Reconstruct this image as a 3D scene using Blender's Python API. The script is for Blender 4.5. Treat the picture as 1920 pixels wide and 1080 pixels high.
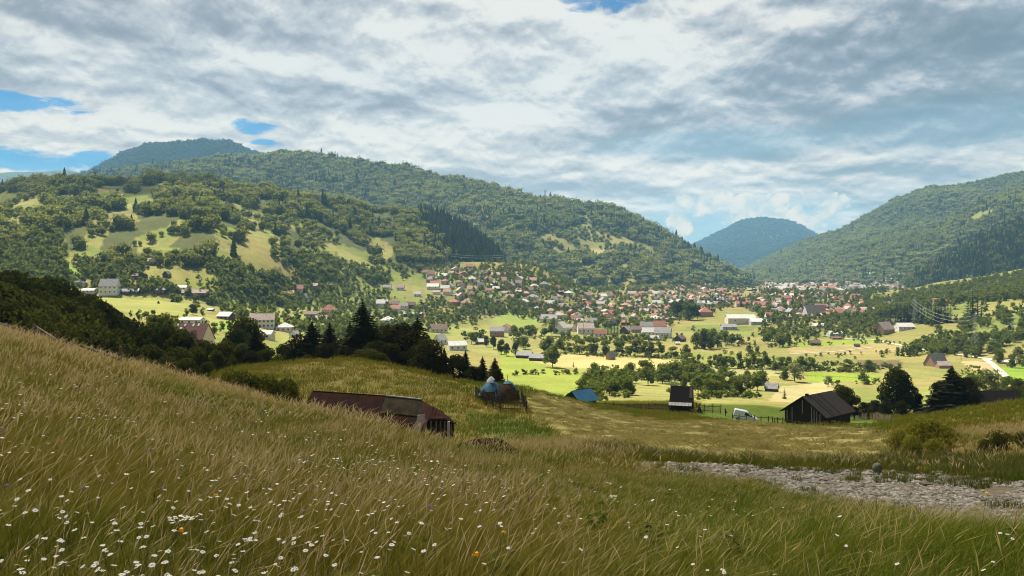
import bpy, bmesh, math, random
import numpy as np
from mathutils import Vector, Matrix, Euler
for _o in list(bpy.data.objects): bpy.data.objects.remove(_o, do_unlink=True)
random.seed(7); RNG = np.random.default_rng(7)
SC = bpy.context.scene; C = SC.collection
R = math.radians
F, HY = 1507.0, 500.0            # focal length and eye level, in pixels of the 1920x1080 photograph

# ------------------------------------------------------------------ camera
cd = bpy.data.cameras.new("camera"); cam = bpy.data.objects.new("camera", cd); C.objects.link(cam)
cd.sensor_width = 36; cd.lens = F/1920*36; cd.shift_y = -(540-HY)/1920
cd.clip_start = 0.2; cd.clip_end = 60000
cam.location = (0, 0, 0); cam.rotation_euler = (R(90), 0, 0); SC.camera = cam
# ------------------------------------------------------------------ exposure
SC.view_settings.view_transform = 'Standard'; SC.view_settings.look = 'None'
SC.view_settings.exposure = 1.35; SC.view_settings.gamma = 1.0
SC.cycles.filter_width = 1.05; SC.cycles.max_bounces = 6; SC.cycles.diffuse_bounces = 3; SC.cycles.transmission_bounces = 4
SC.cycles.transparent_max_bounces = 6; SC.cycles.volume_bounces = 0
# ------------------------------------------------------------------ sun
SUN_EL, SUN_AZ = 55.0, -36.0
sdir = Vector((math.sin(R(SUN_AZ))*math.cos(R(SUN_EL)), math.cos(R(SUN_AZ))*math.cos(R(SUN_EL)), math.sin(R(SUN_EL))))
sl = bpy.data.lights.new("sun", 'SUN'); sl.energy = 5.0; sl.angle = R(0.5); sl.color = (1.0, .93, .80)
so = bpy.data.objects.new("sun", sl); C.objects.link(so); so.rotation_euler = sdir.to_track_quat('Z', 'Y').to_euler()

# ------------------------------------------------------------------ node helper
class NT:
    def __init__(s, nt): s.nt = nt; nt.nodes.clear()
    def n(s, t, **k):
        nd = s.nt.nodes.new(t)
        for a, v in k.items(): setattr(nd, a, v)
        return nd
    def link(s, a, b): s.nt.links.new(a, b)
    def put(s, sock, v):
        if isinstance(v, bpy.types.NodeSocket): s.link(v, sock)
        elif v is not None:
            if hasattr(sock.default_value, '__len__') and not hasattr(v, '__len__'): v = [v]*len(sock.default_value)
            if hasattr(v, '__len__') and len(v) == 3 and len(sock.default_value) == 4: v = (*v, 1)
            sock.default_value = v
    def m(s, op, a, b=None, c=None, clamp=False):
        nd = s.n('ShaderNodeMath', operation=op, use_clamp=clamp)
        for i, v in enumerate((a, b, c)): s.put(nd.inputs[i], v)
        return nd.outputs[0]
    def ss(s, v, lo, hi):
        nd = s.n('ShaderNodeMapRange', interpolation_type='SMOOTHSTEP')
        s.put(nd.inputs[0], v); s.put(nd.inputs[1], lo); s.put(nd.inputs[2], hi)
        return nd.outputs[0]
    def mix(s, f, a, b, bt='MIX'):
        nd = s.n('ShaderNodeMix', data_type='RGBA', blend_type=bt)
        s.put(nd.inputs[0], f); s.put(nd.inputs[6], a); s.put(nd.inputs[7], b)
        return nd.outputs[2]
    def vec(s, x, y, z):
        nd = s.n('ShaderNodeCombineXYZ')
        for i, v in enumerate((x, y, z)): s.put(nd.inputs[i], v)
        return nd.outputs[0]
    def noise(s, vec, scale, det=4, rough=.55, dist=0, out=0):
        nd = s.n('ShaderNodeTexNoise'); s.put(nd.inputs['Vector'], vec)
        nd.inputs['Scale'].default_value = scale; nd.inputs['Detail'].default_value = det
        nd.inputs['Roughness'].default_value = rough; nd.inputs['Distortion'].default_value = dist
        return nd.outputs[out]

# ------------------------------------------------------------------ sky: Nishita blue behind procedural cloud layers
w = bpy.data.worlds.new("World"); SC.world = w; w.use_nodes = True
T = NT(w.node_tree)
dirv = T.n('ShaderNodeTexCoord').outputs['Generated']
sp = T.n('ShaderNodeSeparateXYZ'); T.link(dirv, sp.inputs[0]); dx, dy, dz = sp.outputs
zc = T.m('MAXIMUM', dz, 0.0)
az = T.m('ARCTAN2', dx, dy)                       # azimuth from straight ahead, to the right
el = T.m('ARCSINE', zc)
vv = T.m('MULTIPLY', T.m('LOGARITHM', T.m('ADD', el, .13), math.e), .26)      # cloud rows draw closer towards the horizon
vv = T.m('ADD', vv, T.m('MULTIPLY', az, .014))                              # and run slightly askew
def deck(dv, sx, sy, seed, det, rough, dist): return T.noise(T.vec(T.m('MULTIPLY', az, sx), T.m('MULTIPLY', T.m('ADD', vv, dv), sy), seed), 1.0, det, rough, dist)
big = deck(0, 2.6, 12.0, 3.7, 3, .5, .25)
med = deck(0, 7.5, 22.0, 1.3, 6, .56, .28)
med2 = deck(.011, 7.5, 22.0, 1.3, 6, .56, .28)
fin = deck(0, 22.0, 50.0, 8.1, 6, .60, .3)
fin2 = deck(.005, 22.0, 50.0, 8.1, 6, .60, .3)
emb = T.m('ADD', T.m('MULTIPLY', T.m('SUBTRACT', med, med2), 1.0), T.m('MULTIPLY', T.m('SUBTRACT', fin, fin2), .55))   # tops of the billows catch the light
# brightness of the cloud deck
def blob(a0, e0, ra, re, soft=1.0, wob=None):
    """1 inside an ellipse of sky directions (degrees), fading to 0 at its rim; wob frays the outline"""
    u_ = T.m('DIVIDE', T.m('SUBTRACT', az, R(a0)), R(ra)); v_ = T.m('DIVIDE', T.m('SUBTRACT', el, R(e0)), R(re))
    r2 = T.m('ADD', T.m('MULTIPLY', u_, u_), T.m('MULTIPLY', v_, v_))
    if wob is not None: r2 = T.m('ADD', r2, wob)
    return T.ss(r2, 1.0, 1.0-soft)
def deg(px, py): return math.degrees(math.atan((px-960)/F)), math.degrees(math.atan((HY-py)/F*math.cos(math.atan((px-960)/F))))
def bl(px, py, rx, ry, soft=1.0, wob=None):
    a, e = deg(px, py); return blob(a, e, math.degrees(rx/F), math.degrees(ry/F), soft, wob)
b0 = T.m('ADD', T.m('ADD', T.m('MULTIPLY', big, .75), T.m('MULTIPLY', med, 1.0)), T.m('MULTIPLY', fin, .34))
b0 = T.m('ADD', b0, T.m('MULTIPLY', emb, 1.25))
br = T.m('ADD', b0, T.m('MULTIPLY', bl(1050, 10, 560, 240), .24))
br = T.m('SUBTRACT', br, T.m('MULTIPLY', bl(1780, 170, 460, 250), .20))
br = T.m('SUBTRACT', br, T.m('MULTIPLY', bl(640, 36, 340, 60), .20))
br = T.m('SUBTRACT', br, T.m('MULTIPLY', bl(420, 185, 320, 36), .16))
br = T.m('SUBTRACT', br, T.m('MULTIPLY', bl(1330, 235, 420, 50), .16))
br = T.m('SUBTRACT', br, T.m('MULTIPLY', bl(1350, 100, 120, 70), .18))
br = T.m('ADD', br, T.m('MULTIPLY', bl(980, 225, 130, 38), .30))
br = T.m('ADD', br, T.m('MULTIPLY', bl(1600, 305, 420, 26), .20))
br = T.m('ADD', br, T.m('MULTIPLY', bl(430, 110, 460, 44), .14))
br = T.m('ADD', br, T.m('MULTIPLY', bl(260, 250, 420, 50), .12))
lit = T.ss(br, .70, 1.46)
grey = T.mix(T.ss(T.m('ADD', az, T.m('MULTIPLY', med, .25)), .05, .62), (.180, .197, .220, 1), (.140, .175, .208, 1))
grey = T.mix(T.ss(br, .45, .98), T.mix(.26, grey, (.02,.03,.04,1)), T.mix(.12, grey, (.4,.4,.4,1)))
mid_ = T.mix(T.ss(lit, 0, .55), grey, (.315, .325, .335, 1))
ccol = T.mix(T.ss(lit, .45, 1.0), mid_, (.475, .465, .43, 1))
# gaps of open blue sky
wisp = T.noise(T.vec(T.m('MULTIPLY', az, 1.0), T.m('MULTIPLY', el, 2.8), 0.0), 22, 6, .62, .5)
wb = T.m('SUBTRACT', T.m('MULTIPLY', T.m('SUBTRACT', wisp, .5), 5.0), .25)
gap = None
for q in ((30,190,110,15),(470,238,42,12),(502,268,30,7),(50,300,180,18),(190,296,60,10),(1130,0,76,20)):
    g_ = T.m('MULTIPLY', bl(*q, 1.0, wb), .88); gap = g_ if gap is None else T.m('MAXIMUM', gap, g_)
lw = T.m('MULTIPLY', T.m('SUBTRACT', med, .5), 2.2)
low = T.m('MAXIMUM', bl(1290, 440, 150, 76, .9, lw), bl(1470, 440, 190, 72, .9, lw))     # pale blue low over the pass
low = T.m('MAXIMUM', low, T.m('MULTIPLY', bl(1350, 270, 330, 40, 1), .45))
low = T.m('MAXIMUM', low, T.m('MULTIPLY', bl(1760, 240, 250, 60, 1), .35))
cum = T.noise(T.vec(az, T.m('MULTIPLY', el, 1.15), 4.4), 38, 7, .62, .3)
cw = T.m('MULTIPLY', T.m('SUBTRACT', cum, .49), 5.6); cumm = None
for q in ((1275,420,24,50),(1288,385,34,26),(1335,378,40,22),(1420,388,60,24),(1440,400,40,24),(1385,412,34,12),(1520,400,34,44),(1560,395,40,30),(1500,440,22,24)):
    g_ = bl(*q, .55, cw); cumm = g_ if cumm is None else T.m('MAXIMUM', cumm, g_)
pale = T.mix(T.ss(el, R(1), R(8)), (.19, .32, .40, 1), (.115, .24, .34, 1))
ccol = T.mix(T.m('MULTIPLY', low, .80), ccol, pale)
ccol = T.mix(cumm, ccol, T.mix(T.ss(cum, .60, .36), (.27, .32, .35, 1), (.47, .44, .37, 1)))
ccol = T.mix(T.ss(el, R(13), R(3)), ccol, T.mix(1.0, ccol, (1.42,1.22,1.02,1), 'MULTIPLY'))      # low sky warmed and brightened to offset the blue tint of the haze
ccol = T.mix(T.ss(el, R(20), R(36)), ccol, T.mix(.50, ccol, (.0,.0,.0,1)))      # unseen sky overhead, darkened to cut the fill light
sky = T.n('ShaderNodeTexSky', sky_type='NISHITA', sun_disc=False, sun_elevation=R(SUN_EL), sun_rotation=R(SUN_AZ), altitude=700, ozone_density=2.5)
bg1 = T.n('ShaderNodeBackground'); T.link(T.mix(1.0, sky.outputs[0], (.07,.38,.56,1), 'MULTIPLY'), bg1.inputs[0]); bg1.inputs[1].default_value = .062
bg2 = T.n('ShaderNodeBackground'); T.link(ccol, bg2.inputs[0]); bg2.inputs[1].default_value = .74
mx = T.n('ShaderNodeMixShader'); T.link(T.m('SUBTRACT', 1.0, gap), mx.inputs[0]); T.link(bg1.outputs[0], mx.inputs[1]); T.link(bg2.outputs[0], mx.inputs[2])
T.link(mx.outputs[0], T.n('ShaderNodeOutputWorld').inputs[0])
w.cycles.sampling_method = 'MANUAL'; w.cycles.sample_map_resolution = 512
# ------------------------------------------------------------------ object helpers
def tag(o, label=None, cat=None, group=None, kind=None):
    for k, v in (('label', label), ('category', cat), ('group', group), ('kind', kind)):
        if v: o[k] = v
    return o
def link(o, parent=None):
    C.objects.link(o)
    if parent is not None: o.parent = parent
    return o
def empty(name, loc, rz=0, label=None, cat=None, group=None, s=None):
    o = bpy.data.objects.new(name, None); o.empty_display_size = .5
    o.location = loc; o.rotation_euler = (0, 0, rz)
    if s: o.scale = (s, s, s) if not hasattr(s, '__len__') else s
    link(o); return tag(o, label, cat, group)
def objm(name, me, parent=None, loc=None, rz=0, s=None):
    o = bpy.data.objects.new(name, me)
    if loc is not None: o.location = loc
    if rz: o.rotation_euler = (0, 0, rz)
    if s: o.scale = (s, s, s) if not hasattr(s, '__len__') else s
    return link(o, parent)
def mesh_np(name, V, Fc, mats=(), attrs=None, smooth=False, mi=None):
    """mesh from an (n,3) array and an (m,k) array of faces of one size"""
    V = np.asarray(V, np.float32); Fc = np.asarray(Fc, np.int32)
    me = bpy.data.meshes.new(name); me.vertices.add(len(V)); me.vertices.foreach_set('co', V.ravel())
    k = Fc.shape[1]; me.loops.add(Fc.size); me.loops.foreach_set('vertex_index', Fc.ravel())
    me.polygons.add(len(Fc)); me.polygons.foreach_set('loop_start', np.arange(0, Fc.size, k, dtype=np.int32))
    for m_ in mats: me.materials.append(m_)
    if mi is not None: me.polygons.foreach_set('material_index', np.asarray(mi, np.int32))
    me.polygons.foreach_set('use_smooth', np.full(len(Fc), smooth, bool))
    for an, (typ, dat) in (attrs or {}).items():
        a = me.attributes.new(an, typ, 'POINT')
        a.data.foreach_set('color' if 'COLOR' in typ else ('vector' if typ == 'FLOAT_VECTOR' else 'value'), np.asarray(dat, np.float32 if typ != 'INT' else np.int32).ravel())
    me.update(calc_edges=True); return me
class MB:
    """collects boxes, bars, prisms and tubes into one mesh; faces may differ in size"""
    def __init__(s): s.v = []; s.f = []; s.mi = []; s.cur = 0
    def add(s, v, f):
        b = len(s.v); s.v += [tuple(q) for q in v]; s.f += [tuple(i+b for i in q) for q in f]; s.mi += [s.cur]*len(f); return s
    def box(s, x0, x1, y0, y1, z0, z1):
        return s.add([(x0,y0,z0),(x1,y0,z0),(x1,y1,z0),(x0,y1,z0),(x0,y0,z1),(x1,y0,z1),(x1,y1,z1),(x0,y1,z1)],
                     [(3,2,1,0),(4,5,6,7),(0,1,5,4),(1,2,6,5),(2,3,7,6),(3,0,4,7)])
    def hexa(s, pts): return s.add(pts, [(3,2,1,0),(4,5,6,7),(0,1,5,4),(1,2,6,5),(2,3,7,6),(3,0,4,7)])
    def bar(s, a, b, w, h=None, up=(0,0,1)):
        a, b = Vector(a), Vector(b); d = (b-a).normalized(); h = h or w
        u = d.cross(Vector(up))
        if u.length < 1e-3: u = d.cross(Vector((1,0,0)))
        u.normalize(); n = u.cross(d)
        u, n = u*w/2, n*h/2
        return s.add([a-u-n, a+u-n, a+u+n, a-u+n, b-u-n, b+u-n, b+u+n, b-u+n], [(3,2,1,0),(4,5,6,7),(0,1,5,4),(1,2,6,5),(2,3,7,6),(3,0,4,7)])
    def tube(s, pts, rad, n=6, cap=True):
        pts = [Vector(q) for q in pts]; rad = rad if hasattr(rad, '__len__') else [rad]*len(pts); vs = []; fs = []
        for i, q in enumerate(pts):
            d = (pts[min(i+1, len(pts)-1)]-pts[max(i-1, 0)]).normalized()
            u = d.cross(Vector((0,0,1)));  u = u if u.length > 1e-3 else Vector((1,0,0)); u.normalize(); w_ = d.cross(u)
            for k in range(n):
                a = 2*math.pi*k/n; vs.append(q+(u*math.cos(a)+w_*math.sin(a))*rad[i])
        for i in range(len(pts)-1):
            for k in range(n): fs.append((i*n+k, i*n+(k+1)%n, (i+1)*n+(k+1)%n, (i+1)*n+k))
        if cap: fs += [tuple(range(n-1,-1,-1)), tuple(range((len(pts)-1)*n, len(pts)*n))]
        return s.add(vs, fs)
    def prism(s, outline, y0, y1):
        """outline in x,z extruded along y"""
        n = len(outline); v = [(x,y0,z) for x,z in outline]+[(x,y1,z) for x,z in outline]
        return s.add(v, [tuple(range(n)), tuple(range(2*n-1,n-1,-1))]+[((i+1)%n, i, n+i, n+(i+1)%n) for i in range(n)])
    def mesh(s, name, mats, smooth=False):
        me = bpy.data.meshes.new(name); me.from_pydata([tuple(q) for q in s.v], [], s.f)
        for m_ in (mats if isinstance(mats, (list, tuple)) else [mats]): me.materials.append(m_)
        if any(s.mi): me.polygons.foreach_set('material_index', s.mi)
        if smooth: me.polygons.foreach_set('use_smooth', [True]*len(s.f))
        me.update(); return me
    def build(s, name, mats, parent=None, loc=None, rz=0, smooth=False, sc=None): return objm(name, s.mesh(name, mats, smooth), parent, loc, rz, sc)

# ------------------------------------------------------------------ materials
def material(name):
    m_ = bpy.data.materials.new(name); m_.use_nodes = True; return m_, NT(m_.node_tree)
def finish(t, sh): t.link(sh, t.n('ShaderNodeOutputMaterial').inputs[0])
def paint(name, col, rough=.85, var=.25, scale=1.5, stretch=(1,1,1), col2=None, bump=0, metallic=0, spec=.08):
    """matt surface with uneven colour: col, drifting to col2 (or a darker col) by noise"""
    m_, t = material(name)
    g = t.n('ShaderNodeTexCoord').outputs['Object']; mp = t.n('ShaderNodeMapping'); t.link(g, mp.inputs[0]); mp.inputs['Scale'].default_value = stretch
    n1 = t.noise(mp.outputs[0], scale, 5, .6); n2 = t.noise(mp.outputs[0], scale*6, 3, .6)
    c2 = col2 or tuple(c*(1-var*1.6) for c in col)
    f_ = t.ss(t.m('ADD', t.m('MULTIPLY', n1, .7), t.m('MULTIPLY', n2, .3)), .35, .65)
    b = t.n('ShaderNodeBsdfPrincipled'); t.put(b.inputs['Base Color'], t.mix(f_, col, c2))
    b.inputs['Roughness'].default_value = rough; b.inputs['Metallic'].default_value = metallic; b.inputs['Specular IOR Level'].default_value = spec
    if bump:
        bn = t.n('ShaderNodeBump'); bn.inputs['Strength'].default_value = bump; t.link(n2, bn.inputs['Height']); t.link(bn.outputs[0], b.inputs['Normal'])
    finish(t, b.outputs[0]); return m_
def leafy(name, c1, c2, transl=.35, objvar=.25, fine=None):
    """leaves: colour runs c1..c2 by the mesh's 'tint', shifts per plant, and lets some light through"""
    m_, t = material(name)
    a = t.n('ShaderNodeAttribute', attribute_name='tint').outputs['Fac']
    r_ = t.n('ShaderNodeObjectInfo').outputs['Random']
    f_ = t.m('ADD', a, t.m('MULTIPLY', t.m('SUBTRACT', r_, .5), objvar*2), clamp=True)
    col = t.mix(f_, c1, c2)
    if fine:
        g = t.n('ShaderNodeNewGeometry').outputs['Position']
        col = t.mix(t.ss(t.noise(g, fine, 3, .6), .3, .7), col, tuple(c*.62 for c in c1), 'MIX') if False else t.mix(t.ss(t.noise(g, fine, 3, .65), .30, .70), t.mix(.0, col, col), t.mix(.45, col, (0.01, .015, .004, 1)))
    d = t.n('ShaderNodeBsdfDiffuse'); tr = t.n('ShaderNodeBsdfTranslucent'); t.link(col, d.inputs[0])
    t.link(t.mix(.5, col, t.mix(.5, col, (.30, .34, .04, 1))), tr.inputs[0])
    x = t.n('ShaderNodeMixShader'); x.inputs[0].default_value = transl; t.link(d.outputs[0], x.inputs[1]); t.link(tr.outputs[0], x.inputs[2])
    finish(t, x.outputs[0]); return m_

# ------------------------------------------------------------------ terrain: height as a function of column u (pixel) and depth d (m)
def pchip(x, y, xi):
    """monotone cubic interpolation of the columns of y(x,...)"""
    x = np.asarray(x, float); y = np.asarray(y, float); xi = np.clip(xi, x[0], x[-1])
    h = np.diff(x); sh = (-1,)+(1,)*(y.ndim-1); dl = np.diff(y, axis=0)/h.reshape(sh)
    mm = np.zeros_like(y); a, b = dl[:-1], dl[1:]; w1 = (2*h[1:]+h[:-1]).reshape(sh); w2 = (h[1:]+2*h[:-1]).reshape(sh)
    with np.errstate(divide='ignore', invalid='ignore'): hm = (w1+w2)/(w1/a+w2/b)
    mm[1:-1] = np.where(a*b > 0, hm, 0); mm[0] = dl[0]; mm[-1] = dl[-1]
    i = np.clip(np.searchsorted(x, xi)-1, 0, len(x)-2); t_ = ((xi-x[i])/h[i]).reshape((-1,)+(1,)*(y.ndim-1)); hh = h[i].reshape(t_.shape)
    return (2*t_**3-3*t_**2+1)*y[i]+(t_**3-2*t_**2+t_)*hh*mm[i]+(-2*t_**3+3*t_**2)*y[i+1]+(t_**3-t_**2)*hh*mm[i+1]
TU = [-500,0,300,450,650,850,1000,1200,1400,1600,1920,2400]
TD = [2,5,10,18,25,35,50,65,85,110,140,180,230,300,400,550,750,1000,1500,2200,3200,4500,12000]
TZ = np.array([
[-1.6,-1.5,-1.2,-0.8,-0.6,-0.5,-0.8,-2,-6,-10,-13,-15,-17,-18,-18,-17,-14,-10,0,0,0,0,0],
[-1.65,-1.75,-1.95,-2.3,-2.6,-3.05,-3.95,-6,-11,-15,-18,-20,-22,-23.5,-24.5,-22.5,-20,-18,-15,-15,-15,-15,-15],
[-1.65,-1.85,-2.4,-3.3,-4.0,-4.9,-6.6,-10,-14.5,-18,-21,-24.5,-27,-29,-30,-30,-27,-24,-20,-20,-20,-20,-20],
[-1.65,-1.95,-2.65,-3.9,-4.8,-5.8,-7.8,-10.6,-12.4,-13.9,-19,-25,-29,-32,-35,-37,-36,-32,-25,-25,-25,-25,-25],
[-1.65,-2,-2.8,-3.95,-4.8,-6.6,-10.5,-13.6,-14.2,-13.2,-19,-28,-36,-42,-46,-49,-47,-40,-30,-30,-30,-30,-30],
[-1.65,-2.0,-2.9,-4.4,-5.6,-7.8,-11.5,-14.2,-15.6,-15.9,-22,-31,-39,-46,-52,-56,-57,-52,-40,-40,-40,-40,-40],
[-1.65,-2.05,-2.95,-4.5,-5.9,-8.0,-11,-13.5,-16,-17.4,-23,-32,-40,-47,-54,-58,-60,-58,-52,-50,-50,-50,-50],
[-1.65,-2.05,-3.1,-4.8,-6.2,-8.1,-11,-13.8,-17.3,-21.2,-25.5,-31.5,-39,-47,-55,-59,-61,-61,-60,-58,-56,-54,-50],
[-1.65,-2.05,-3.2,-4.9,-6.5,-8.5,-11.2,-14,-17.5,-21.5,-27,-31.3,-39.5,-48,-57,-60,-61,-61,-60,-58,-56,-54,-50],
[-1.65,-1.95,-3.0,-5.0,-6.4,-8.6,-11.3,-13.8,-17.5,-22,-28,-34,-42,-50,-58,-61,-61,-61,-60,-58,-56,-54,-50],
[-1.6,-1.85,-3.1,-4.75,-6.2,-8,-10.2,-12.6,-15.3,-18.6,-25,-32,-42,-50,-57,-60,-60,-60,-60,-58,-56,-54,-50],
[-1.5,-1.6,-2.6,-4,-5.2,-6.5,-8.5,-10.5,-13,-16,-21,-27,-36,-45,-52,-56,-58,-58,-58,-56,-54,-52,-50]])
def line(pts): a = np.array(pts, float); return lambda u: np.interp(u, a[:,0], a[:,1])
# hills: ridge line in (u, py), depth of the ridge, depth of the foot, run of the far side, convexity
HILLS = {
 'near': dict(r=[(-1500,330),(-100,350),(0,357),(50,345),(150,342),(220,345),(300,338),(350,342),(400,345),(480,360),(560,374),(620,384),(700,398),(760,400),(800,402),(830,408),(880,432),(920,462),(960,502),(1000,530),(1040,545)],
              c=[(0,1300),(560,1320),(800,1500),(1000,1450)], b=[(0,640),(400,680),(700,950),(960,1150)], w=900, p=.95),
 'spur': dict(r=[(350,545),(500,530),(620,512),(700,498),(760,494),(860,492),(960,494),(1000,499),(1040,513),(1085,538),(1110,552)],
              c=[(0,1250)], b=[(0,760),(1000,900)], w=300, p=.8),
 'ridge': dict(r=[(-200,380),(120,340),(240,318),(340,306),(430,296),(480,297),(510,292),(535,288),(570,291),(620,298),(700,308),(760,318),(830,335),(890,344),(950,360),(1000,374),(1040,376),(1075,385),(1110,388),(1140,388),(1180,405),(1240,436),(1300,470),(1360,505),(1425,543),(1450,548)],
              c=[(0,2900),(600,2800),(900,2600),(1200,2400),(1425,2150)], b=[(0,1800),(900,1600),(1200,1500),(1425,1900)], w=1600, p=1.0),
 'peak': dict(r=[(-300,520),(-100,440),(100,345),(170,322),(230,288),(280,271),(330,269),(380,264),(430,268),(490,291),(600,340),(800,420),(1000,520)], c=[(0,4500)], b=[(0,3000)], w=1500, p=1.0),
 'far': dict(r=[(1180,520),(1290,466),(1340,441),(1380,420),(1400,412),(1420,409),(1470,412),(1500,423),(1520,436),(1600,470),(1800,520)], c=[(0,7600)], b=[(0,5600)], w=1500, p=.9),
 'farlow': dict(r=[(1330,530),(1380,502),(1430,474),(1480,456),(1560,440),(1700,450),(1900,520)], c=[(0,6000)], b=[(0,5000)], w=700, p=.9),
 'west': dict(r=[(-300,330),(60,318),(130,316),(180,326),(260,345),(420,470),(520,520)], c=[(0,8500)], b=[(0,6500)], w=1200, p=1),
 'right': dict(r=[(1380,516),(1410,502),(1450,482),(1520,449),(1580,433),(1640,399),(1680,376),(1740,354),(1800,351),(1850,339),(1890,329),(1960,322),(2300,290),(2800,280)], c=[(1400,3900),(1920,3500)], b=[(1400,3000),(1600,2450),(1920,2000)], w=1500, p=.95),
 'shoulder': dict(r=[(1440,522),(1520,500),(1600,470),(1700,440),(1760,420),(1830,385),(1920,350),(2200,320)], c=[(1400,3000),(1920,2700)], b=[(1400,2600),(1920,2000)], w=350, p=.9),
 'spruce': dict(r=[(1670,556),(1690,545),(1720,519),(1780,486),(1850,447),(1920,418),(2100,370),(2800,330)], c=[(1600,1850),(1920,1900)], b=[(1600,1500),(1920,1250)], w=700, p=.9),
 'orchard': dict(r=[(1560,566),(1640,553),(1690,545),(1750,532),(1830,522),(1920,502),(2200,455),(2800,430)], c=[(1600,1150)], b=[(1600,760),(1700,620),(1920,480)], w=400, p=.9),
}
for h in HILLS.values(): h['R'], h['Cc'], h['B'] = line(h['r']), line(h['c']), line(h['b'])
def vnoise(x, y, seed=0):
    """smooth value noise in 0..1"""
    xi, yi = np.floor(x).astype(np.int64), np.floor(y).astype(np.int64); fx, fy = x-xi, y-yi
    def hsh(a, b):
        n = (a*374761393+b*668265263+seed*1442695041) & 0xffffffff; n = ((n ^ (n >> 13))*1274126177) & 0xffffffff; return ((n ^ (n >> 16)) & 0xffff)/65535.0
    fx, fy = fx*fx*(3-2*fx), fy*fy*(3-2*fy)
    return (hsh(xi,yi)*(1-fx)+hsh(xi+1,yi)*fx)*(1-fy)+(hsh(xi,yi+1)*(1-fx)+hsh(xi+1,yi+1)*fx)*fy
def fbm(x, y, oct=4, seed=0):
    s_, a, t_ = 0, 1, 0
    for i in range(oct): s_ = s_+a*vnoise(x*2**i, y*2**i, seed+i); t_ += a; a *= .5
    return s_/t_
RD = np.concatenate([2*1.0113**np.arange(0, 770)]); RD = RD[RD < 11500]
CU = np.concatenate([[-6000,-3500,-2200,-1500,-1100,-850,-650,-500,-400,-320,-250,-200,-160,-130,-100,-75],np.arange(-55,1976,5),[1995,2020,2050,2080,2120,2170,2240,2320,2420,2570,2770,3020,3420,4120,5420,7920]]).astype(float)
def inpoly(px, py, poly):
    ins = np.zeros(px.shape, bool); n = len(poly)
    for i in range(n):
        (x1,y1),(x2,y2) = poly[i], poly[(i+1)%n]
        if y1 == y2: continue
        ins ^= ((y1 > py) != (y2 > py)) & (px < (x2-x1)*(py-y1)/(y2-y1)+x1)
    return ins
HAYZ = [(985,745),(1040,745),(1120,775),(1240,792),(1400,792),(1480,802),(1640,806),(1680,826),(1640,868),(1380,868),(1200,850),(1080,825),(1000,790)]
HAYZ2 = [(975,742),(1010,738),(1060,752),(1110,768),(1180,780),(1100,790),(1010,785),(985,770)]
def build_height():
    Zc = pchip(np.log(TD), TZ.T, np.log(RD))                 # rows x TU
    Zb = pchip(TU, Zc.T, CU).T                               # rows x cols
    k = np.array([1,3,5,6,5,3,1.]); k /= k.sum()
    for _ in range(3): Zb = np.apply_along_axis(lambda v: np.convolve(np.pad(v, 3, 'edge'), k, 'valid'), 1, Zb)
    D, U = np.meshgrid(RD, CU, indexing='ij'); X = (U-960)/F*D
    Zb = Zb-.32*np.clip((D-5)/9, 0, 1)*np.clip((90-D)/25, 0, 1)          # the outlines were read off the grass tops
    hid = np.zeros(D.shape, np.int8); Z = Zb.copy()
    for i, (nm, h) in enumerate(HILLS.items(), 1):
        dc, db, zr = h['Cc'](CU)[None,:], h['B'](CU)[None,:], ((HY-h['R'](CU))/F*h['Cc'](CU))[None,:]
        wob = (fbm(X/260, D/420, 3, 40+i)-.5)
        t_ = np.clip((D-db)/(dc-db), 0, 1.0); up = t_**h['p']
        base = np.where(D < dc, Zb, 0)+np.where(D >= dc, -40., 0)
        zf = Zb+(zr-Zb)*up+ wob*np.clip(zr+60, 0, 400)*.42*np.sin(np.pi*t_)
        back = np.clip((D-dc)/h['w'], 0, 1); zb_ = zr+( -60-zr)*(back**1.25)
        zh = np.where(D <= dc, zf, zb_); zh = np.where((D < db) | (back >= 1), -1e3, zh)
        on = zh > Z+.01; Z = np.where(on, zh, Z); hid = np.where(on & (zr > -70), i, hid)
    amp = np.clip(D/60, 0.03, 1.5)
    Z = Z+np.where((D > 6) & (D < 260), (fbm(X/9, D/9, 3, 3)-.5)*np.clip(D/60, .1, .8)*.9, 0)+np.where(hid > 0, (fbm(X/90, D/90, 3, 5)-.5)*8, 0)
    PY = HY-Z/D*F
    hay = (inpoly(U, PY, HAYZ) | inpoly(U, PY, HAYZ2)) & (D > 28) & (D < 190)
    row = np.sin((D+X*.10)*1.75+ (fbm(X/7, D/5, 3, 9)-.5)*9)
    Z = Z+np.where(hay, (np.clip(row, -.2, 1)*.30*(.4+fbm(X/3, D/3, 2, 8)*1.2)), 0)
    return D, U, X, Z, hid, hay, row
D_, U_, X_, Z_, HID, HAY, HROW = build_height()
PY_ = HY-Z_/D_*F
SKYL = np.minimum.accumulate(PY_, axis=0)                    # skyline of everything nearer, per column
def ci(u): return np.interp(u, CU, np.arange(len(CU)))
def zat(x, y):
    """terrain height at world x,y (arrays or numbers)"""
    x, y = np.asarray(x, float), np.maximum(np.asarray(y, float), 2.0)
    u = 960+x/y*F; c = np.clip(ci(u), 0, len(CU)-1.001); r = np.clip(np.log(y/2)/np.log(1.0113), 0, len(RD)-1.001)
    c0, r0 = c.astype(int), r.astype(int); fc, fr = c-c0, r-r0
    return (Z_[r0,c0]*(1-fc)+Z_[r0,c0+1]*fc)*(1-fr)+(Z_[r0+1,c0]*(1-fc)+Z_[r0+1,c0+1]*fc)*fr
def rc(x, y):
    u = 960+x/y*F; return np.clip(np.rint(np.log(y/2)/np.log(1.0113)), 0, len(RD)-1).astype(int), np.clip(np.rint(ci(u)), 0, len(CU)-1).astype(int)
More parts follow.
